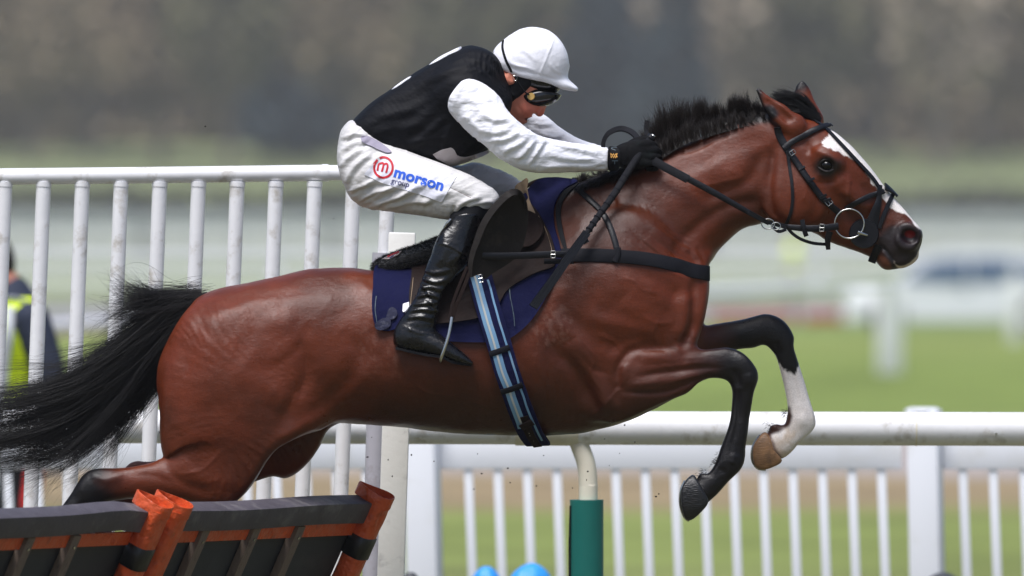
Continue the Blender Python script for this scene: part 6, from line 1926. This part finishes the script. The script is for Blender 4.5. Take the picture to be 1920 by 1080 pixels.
def person(x, y, zs, label, jacket, vest, cat='person', hv_=.02, tape=True):
    r = empty('person', (x, y, 0), label, cat)
    pxx = lambda pts: [(*[float(q) for q in PX(np.array([x + a * zs, y, c_ * zs]))], y + b * zs, ra * zs * 590, rb * zs) for a, b, c_, ra, rb in pts]

    def B(f, g=0.0):
        t = lambda pts, k=.03: f.tube(pxx([(a, b, c_, ra + g, rb + g) for a, b, c_, ra, rb in pts]), k)
        return t

    def mk(nm, fn, z0, z1, mt, h=hv_):
        f = Field((x - .55 * zs, y - .5 * zs, z0 * zs), (x + .55 * zs, y + .5 * zs, z1 * zs), h)
        fn(f); v, q = f.mesh(); return mesh_obj(nm, v, q, mt, r)

    def legs(t):
        t([(0, -.1, .92, .1, .1), (.03, -.1, .5, .065, .06), (0, -.11, .1, .045, .045), (-.1, -.11, .05, .045, .045)]); t([(0, .1, .92, .1, .1), (.0, .1, .5, .065, .06), (.03, .11, .1, .045, .045), (-.08, .11, .05, .045, .045)])

    def torso(t):
        t([(0, 0, .88, .12, .17), (0, 0, 1.1, .12, .165), (.01, 0, 1.35, .13, .19), (0, 0, 1.46, .07, .1)], .05)

    def arms(t):
        for s_ in (-1, 1): t([(.09, .19 * s_, 1.4, .065, .06), (.17, .22 * s_, 1.12, .05, .045), (.08, .24 * s_, .9, .042, .04)])

    def bodyf(f):
        t = B(f); legs(t); torso(t); arms(t); t([(0, 0, 1.45, .055, .06), (-.01, 0, 1.56, .055, .06)]); t([(-.08, 0, 1.59, .07, .066), (-.09, 0, 1.66, .085, .075)], .05); t([(-.165, 0, 1.59, .012, .012), (-.145, 0, 1.63, .016, .016)])
        for s_ in (-1, 1):
            t([(.06, .24 * s_, .9, .035, .03), (-.03, .24 * s_, .8, .035, .025)])
            for k in range(4): t([(-.055 + .022 * k, .24 * s_, .8, .009, .01), (-.06 + .022 * k, .235 * s_, .755, .008, .009), (-.055 + .022 * k, .22 * s_, .725, .007, .008)], .005)
            t([(-.06, .235 * s_, .85, .011, .011), (-.085, .225 * s_, .79, .009, .009)], .005)
    mk('body', bodyf, -.02, 1.82, SKIN2, hv_ * .7)
    mk('jacket', lambda f: (torso(B(f, .02)), arms(B(f, .02)), B(f)([(.02, 0, 1.46, .1, .12), (.01, 0, 1.52, .08, .09)])), .78, 1.62, jacket)
    mk('trousers', lambda f: legs(B(f, .016)), .06, 1.05, TROU)
    mk('hair', lambda f: B(f)([(-.08, 0, 1.695, .09, .083), (-.05, 0, 1.65, .07, .076)]), 1.5, 1.86, HAIR2)
    if vest:
        vo = mk('vest', lambda f: torso(B(f, .036)), .86, 1.5, vest)
        if tape:
            for zc in (1.02,):
                mk('reflective_band', lambda f: (torso(B(f, .042)), f.merge((slice(None),) * 3, np.broadcast_to((np.abs(f.ax[2] / zs - zc) - .028)[None, None, :] * -1, f.d.shape).astype(np.float32), .004, cut=True)), .9, 1.14, REFL)
            for s_ in (-1, 1):
                pts = [(x + a * zs, y + b * zs, c_ * zs) for a, b, c_ in ((-.165, .09 * s_, 1.08), (-.175, .1 * s_, 1.25), (-.14, .11 * s_, 1.42), (0, .12 * s_, 1.5), (.15, .11 * s_, 1.42), (.185, .1 * s_, 1.25), (.17, .09 * s_, 1.08))]
                p = catmull(pts, 5); cen = np.array([x, y, 1.2 * zs]); n = p - cen; n[:, 1] *= .2; n /= np.linalg.norm(n, axis=1)[:, None]
                ribbon(p, n, .038 * zs, .006, 'reflective_brace', REFL, r)
            pts = [(x + a * zs, y + b * zs, c_ * zs) for a, b, c_ in ((-.03, -.245, 1.06), (-.02, -.255, 1.2), (0, -.262, 1.35), (.0, -.2, 1.46))]
            p = catmull(pts, 5); ribbon(p, np.tile((0., -1., .1), (len(p), 1)), .04 * zs, .006, 'reflective_brace', REFL, r)
    return r


YP = 14.6
xp = float(P(22, 0, YP)[0])
person(xp, YP, 1.0, 'steward in yellow hi-vis vest over a navy jacket behind the white wing uprights', NAVYJ, HIV)
fl = empty('red_flag', P(62, 900, YP - .3), 'rolled red flag held low beside the hi-vis steward', 'flag')
mb = MB(); a = P([78, 66, 60, 55], [850, 880, 925, 975], YP - .33); mb.tube(catmull(a, 5), np.interp(np.linspace(0, 1, 16), [0, .3, .8, 1], [.012, .075, .08, .04]), 14, flat=.6); mb.build('cloth', REDC, fl)
mb = MB(); mb.tube(P([84, 50], [820, 1010], YP - .33), .009, 8); mb.build('stick', TIMB, fl)
YQ = 265.0
person(float(P(1486, 0, YQ)[0]), YQ, 1.0, 'distant figure in yellow-green hi-vis jacket standing beyond the far path', HIV, HIV, hv_=.035, tape=False)

# sacks on the grass whose tops show at the bottom of the frame
SB = mat('bright_blue_nylon', lin((48, 150, 226)), rough=.5, bump=[(16, .01, 3)])
SG = mat('dark_grey_nylon', lin((58, 60, 66)), rough=.6, bump=[(16, .01, 3)])


def sack(u, vt, y, r, mt, label):
    s_ = FOCAL / (y - CAM_Y); z = float(P(u, vt, y)[2]); x = float(P(u, vt, y)[0])
    e = empty('sack', (x, y, 0), label, 'sack')
    mb = MB(); n = 14; prof_ = [(0, r * 1.3), (.1, r * 1.5), (.45, r * 1.35), (.75, r * 1.1), (.9, r * .85), (.97, r * .5), (1.0, .01)]
    hs = np.array([p[0] for p in prof_]) * z; rs = np.array([p[1] for p in prof_])
    hh = np.linspace(0, 1, 26); q = catmull(np.stack([hs, rs], 1), 4)
    v = []
    for (h_1, r_1) in q:
        for k in range(28):
            an = 2 * math.pi * k / 28
            w = 1 + .3 * noise3(np.array([math.cos(an) * 2.4, math.sin(an) * 2.4, h_1 * 5 + u]), 1) + .05 * math.sin(an * 7 + h_1 * 9)
            v.append((x + max(r_1, .004) * w * math.cos(an), y + max(r_1, .004) * w * math.sin(an), h_1))
    m = len(q)
    f = [(i * 28 + k, i * 28 + (k + 1) % 28, (i + 1) * 28 + (k + 1) % 28, (i + 1) * 28 + k) for i in range(m - 1) for k in range(28)] + [tuple(range(28))[::-1], tuple((m - 1) * 28 + k for k in range(28))]
    mb.add(v, f); mb.build('bag', mt, e)
    mb = MB(); a = np.linspace(0, 2 * math.pi, 17); mb.tube([(x + r * .9 * math.cos(t), y + r * .9 * math.sin(t), z * .86) for t in a], .005, 6); mb.build('drawcord', KNIT, e)


sack(912, 1062, 6.2, .062, SB, 'smaller bright blue bag left of the other blue bag, at the bottom edge')
sack(997, 1056, 6.2, .085, SB, 'bigger bright blue bag just left of the green padded post')
sack(770, 1073, 5.6, .05, SG, 'dark bag top at the foot of the white square post')
sack(1768, 1073, 7.0, .08, SG, 'grey bag at the foot of the right fence post')

# red barriers beside the far path
REDP = mat('red_painted_board', lin((168, 62, 56)), rough=.7)
for k, u in enumerate((1372, 1452, 1545)):
    xx = float(P(u, 0, 186)[0]); e = empty('low_barrier', (xx, 186, 0), ('low red board barrier left of the other two on the far path edge', 'low red board barrier in the middle of three on the far path edge', 'low red board barrier nearest to the parked car')[k], 'barrier', 'low red barriers by the far path')
    mb = MB(); mb.box((xx, 186, .17), (.82, .06, .2), .01); mb.build('board', REDP, e)
    for s_ in (-.3, .3):
        mb = MB(); mb.box((xx + s_, 186.07, .13), (.06, .06, .26), .005); mb.build('leg', TIMB, e)

# far row of pale marquees
MQ = mat('pale_canvas', lin((198, 200, 198)), rough=.7, var=(.3, .08))
MQR = mat('canvas_roof', lin((170, 176, 178)), rough=.7)
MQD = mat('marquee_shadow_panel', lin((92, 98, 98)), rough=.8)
names = ['far left pale marquee beyond the white uprights', 'second pale marquee from the left on the far field edge', 'third pale marquee from the left, behind the crouching jockey', 'fourth pale marquee from the left, behind the neck of the horse', 'fifth pale marquee, beyond the muzzle of the horse', 'far right pale marquee above the parked car']
for k in range(6):
    x0 = -33 + k * 11.2; y = 640
    e = empty('marquee', (x0 + 5.5, y, 0), names[k], 'marquee', 'pale marquees along the far field')
    mb = MB(); mb.box((x0 + 5.5, y, 1.35), (10.8, 5, 1.5), .03); mb.build('wall', MQ, e)
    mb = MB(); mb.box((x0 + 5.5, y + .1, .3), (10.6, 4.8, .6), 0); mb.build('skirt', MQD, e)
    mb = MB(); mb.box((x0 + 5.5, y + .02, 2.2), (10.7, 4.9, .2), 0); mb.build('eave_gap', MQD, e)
    mb = MB(); mb.prism([(-5.6, 2.32), (5.6, 2.32), (5.2, 3.1), (-5.2, 3.1)], 5.2, (x0 + 5.5, y - 2.6, 0)); mb.build('roof', MQR, e)
    for s_ in range(5):
        mb = MB(); mb.box((x0 + .3 + s_ * 2.6, y - 2.56, 1.35), (.12, .08, 1.9), 0); mb.build('pole', MQR, e)

# hedge and trees
def leafcloud(vols, n, size, seed):
    r = np.random.default_rng(seed)
    V = []
    vols = np.array(vols, float)
    w = vols[:, 3] * vols[:, 4] * vols[:, 5]; k = r.choice(len(vols), n, p=w / w.sum())
    d = r.normal(0, 1, (n, 3)); d /= np.linalg.norm(d, axis=1)[:, None]
    rad = r.uniform(.25, 1.05, n) ** .5
    c = vols[k, :3] + d * rad[:, None] * vols[k, 3:6]
    a = r.normal(0, 1, (n, 3)); a /= np.linalg.norm(a, axis=1)[:, None]
    b = np.cross(a, r.normal(0, 1, (n, 3))); b /= np.linalg.norm(b, axis=1)[:, None]
    s = size * r.uniform(.5, 1.3, n)[:, None]
    q = np.stack([c - a * s - b * s * .5, c + a * s * .3 - b * s * .7, c + a * s + b * s * .4, c - a * s * .2 + b * s * .6], 1)
    return q.reshape(-1, 3), np.arange(4 * n).reshape(n, 4)


def tree_proto(seed, h, spread, conifer=False):
    r = np.random.default_rng(seed)
    mb = MB()
    mb.tube([(0, 0, 0), (r.normal(0, .2), r.normal(0, .2), h * .3), (r.normal(0, .4), 0, h * .62), (0, 0, h * .92)], [h * .022, h * .017, h * .01, h * .003], 8)
    vols = []
    if conifer:
        for i in range(9):
            t = i / 8; vols.append((0, 0, h * (.12 + .84 * t), spread * (1 - .88 * t), spread * (1 - .88 * t), h * .09))
    else:
        for i in range(14):
            a = r.uniform(0, 6.28); z0 = h * r.uniform(.2, .7); ln = spread * r.uniform(.6, 1.0) * (1.1 - z0 / h)
            e = np.array([math.cos(a) * ln, math.sin(a) * ln, z0 + h * r.uniform(.12, .26)])
            mb.tube([(0, 0, z0), e * (.5, .5, 1) * .5 + np.array([0, 0, z0 * .5]), e], [h * .008, h * .005, h * .002], 6)
            vols.append((*e, spread * r.uniform(.28, .46), spread * r.uniform(.28, .46), h * r.uniform(.09, .15)))
        vols.append((0, 0, h * .8, spread * .5, spread * .5, h * .16)); vols.append((0, 0, h * .45, spread * .6, spread * .6, h * .2))
    return mb, leafcloud(vols, 1500 if not conifer else 2200, .55, seed + 50)


BARK = mat('bark', lin((120, 110, 98)), rough=.9)
TM = [mat('bare_grey_twigs', lin((134, 120, 94)), rough=.95, var=(.4, .2)), mat('olive_brown_twigs', lin((104, 100, 70)), rough=.95, var=(.4, .2)), mat('dark_evergreen', lin((44, 58, 62)), rough=.95, var=(.4, .2)), mat('pale_twigs', lin((170, 156, 136)), rough=.95, var=(.4, .15))]
protos = []
for i, (sd_, h, sp2, cn, mi) in enumerate(((1, 19, 6.5, 0, 0), (2, 21, 7, 0, 1), (3, 20, 4.8, 1, 2), (4, 22, 6.2, 0, 3))):
    mb, (lv, lf) = tree_proto(sd_, h, sp2, cn)
    t = mb.build('trunk', BARK); cr = mesh_obj('crown', lv, lf, TM[mi], smooth=False)
    protos.append((t, cr))
KIND = ['bare grey tree', 'olive brown budding tree', 'dark blue-green conifer', 'pale twiggy tree']
PLACE = ['above the far left white uprights', 'left of the jockey, above the rail', 'behind the back of the jockey', 'behind the white helmet', 'between helmet and mane', 'above the mane of the horse', 'above the head of the horse', 'above the muzzle', 'at the far right of the wood', 'at the far left of the wood']
sched = [(-60, 1, 1), (60, 0, 0), (170, 1, 1), (300, 0, 0), (430, 1, 0), (560, 2, 1), (660, 0, 0), (790, 3, 1), (900, 1, 0), (1010, 0, 1), (1110, 2, 0), (1195, 2, 1), (1260, 2, 0), (1330, 3, 0), (1440, 0, 1), (1540, 1, 0), (1650, 0, 1), (1760, 3, 0), (1850, 1, 1), (1960, 0, 0), (-160, 0, 0), (2060, 1, 1)]
first = [True] * 4
rt = np.random.default_rng(12)
for i, (u, kd, row) in enumerate(sched):
    y = 812 + row * 26 + rt.uniform(-5, 5)
    x = float(P(u, 0, y)[0]); z = float(np.interp(y, ys_, zs_)) - .4
    ux = ('leftmost of the wood' if u == -160 else 'over the left edge of the picture' if u < 0 else None)
    pl = ux or ('far behind the white uprights, about column %d of the wood' % (i + 1) if False else '')
    spots = {60: 'above the leftmost white upright', 170: 'above the third white upright', 300: 'above the fifth white upright', 430: 'above the seventh white upright', 560: 'above the end of the wing rail', 660: 'above the seat of the jockey', 790: 'above the back of the jockey', 900: 'behind the white helmet, left side', 1010: 'directly above the white helmet', 1110: 'just right of the white helmet', 1195: 'between helmet and mane', 1260: 'above the front of the mane', 1330: 'above the middle of the mane', 1440: 'above the near ear of the horse', 1540: 'above the forehead of the horse', 1650: 'above the nose of the horse', 1760: 'right of the muzzle', 1850: 'above the parked car', 1960: 'at the right edge of the picture', 2060: 'just outside the right edge of the wood'}
    lab = KIND[kd] + ' in the far wood ' + (ux or spots[u])
    e = empty('tree', (x, y, z), lab, 'tree', 'trees of the far wood')
    for ob in protos[kd]:
        if first[kd]: c_ = ob; c_.parent = e
        else: c_ = share(ob, e)
        c_.location = (0, 0, 0)
    first[kd] = False
    e.rotation_euler = (0, 0, rt.uniform(0, 6.28)); s_ = rt.uniform(.9, 1.12); e.scale = (s_, s_, s_)
lv, lf = leafcloud([(x, 880 + rt.uniform(-8, 8), 14 + rt.uniform(-3, 5), 9, 5, 11) for x in np.linspace(-60, 60, 24)], 30000, .9, 77)
wd = mesh_obj('woodland', lv, lf, TM[0], smooth=False); tag(wd, 'dense grey wood filling the far hillside behind the single trees', 'woodland', kind='stuff')
lv, lf = leafcloud([(x, 700 + rt.uniform(-1, 1), 2.3, 4, 2.2, 2.4 + rt.uniform(-.3, .5)) for x in np.linspace(-45, 45, 40)], 16000, .4, 78)
hg = mesh_obj('hedge', lv, lf, mat('hedge_leaves', lin((66, 66, 58)), rough=.95, var=(.4, .2)), smooth=False); tag(hg, 'long dark hedge behind the pale marquees', 'hedge', kind='stuff')

# clods of turf kicked up
mb = MB(); rc = np.random.default_rng(31)
SPOT = [(1172, 797), (1133, 823), (1187, 829), (899, 851), (953, 878), (1022, 854), (1163, 850), (1102, 884), (1104, 900), (1008, 911), (890, 917), (1230, 931), (1235, 926), (773, 853), (899, 888), (953, 905), (727, 862), (688, 857), (387, 237), (625, 410), (1141, 873), (700, 820), (735, 893), (1073, 915), (816, 865), (1028, 800)]
for (u, v_) in SPOT:
    c = P(u + rc.normal(0, 2), v_, rc.uniform(-.3, .3)); bm = bmesh.new(); bmesh.ops.create_icosphere(bm, subdivisions=1, radius=rc.uniform(.0016, .0036))
    sc3 = np.array([rc.uniform(.7, 1.6), 1, rc.uniform(.6, 1.2)])
    mb.add([tuple(np.array(a.co) * sc3 + c) for a in bm.verts], [tuple(a.index for a in q.verts) for q in bm.faces]); bm.free()
cl = mb.build('flying_turf', mat('soil', lin((44, 36, 30)), rough=.9)); tag(cl, 'tiny dark clods of turf flying below the belly', 'turf', kind='stuff')

haze = MB(); hzb = [(-425, -62, -1), (425, -62, -1), (425, 1498, -1), (-425, 1498, -1), (-425, -62, 62), (425, -62, 62), (425, 1498, 62), (-425, 1498, 62)]
hz = mesh_obj('haze', hzb, [(0, 3, 2, 1), (4, 5, 6, 7), (0, 1, 5, 4), (1, 2, 6, 5), (2, 3, 7, 6), (3, 0, 4, 7)], smooth=False)
hm = bpy.data.materials.new('haze'); hm.use_nodes = True; hn = hm.node_tree; hn.nodes.clear()
pv = hn.nodes.new('ShaderNodeVolumePrincipled'); pv.inputs['Color'].default_value = (.9, .92, .95, 1); pv.inputs['Density'].default_value = .0002
ho = hn.nodes.new('ShaderNodeOutputMaterial'); hn.links.new(pv.outputs[0], ho.inputs['Volume']); hz.data.materials.append(hm)
tag(hz, 'thin pale haze over the far field and wood', 'haze', kind='stuff')
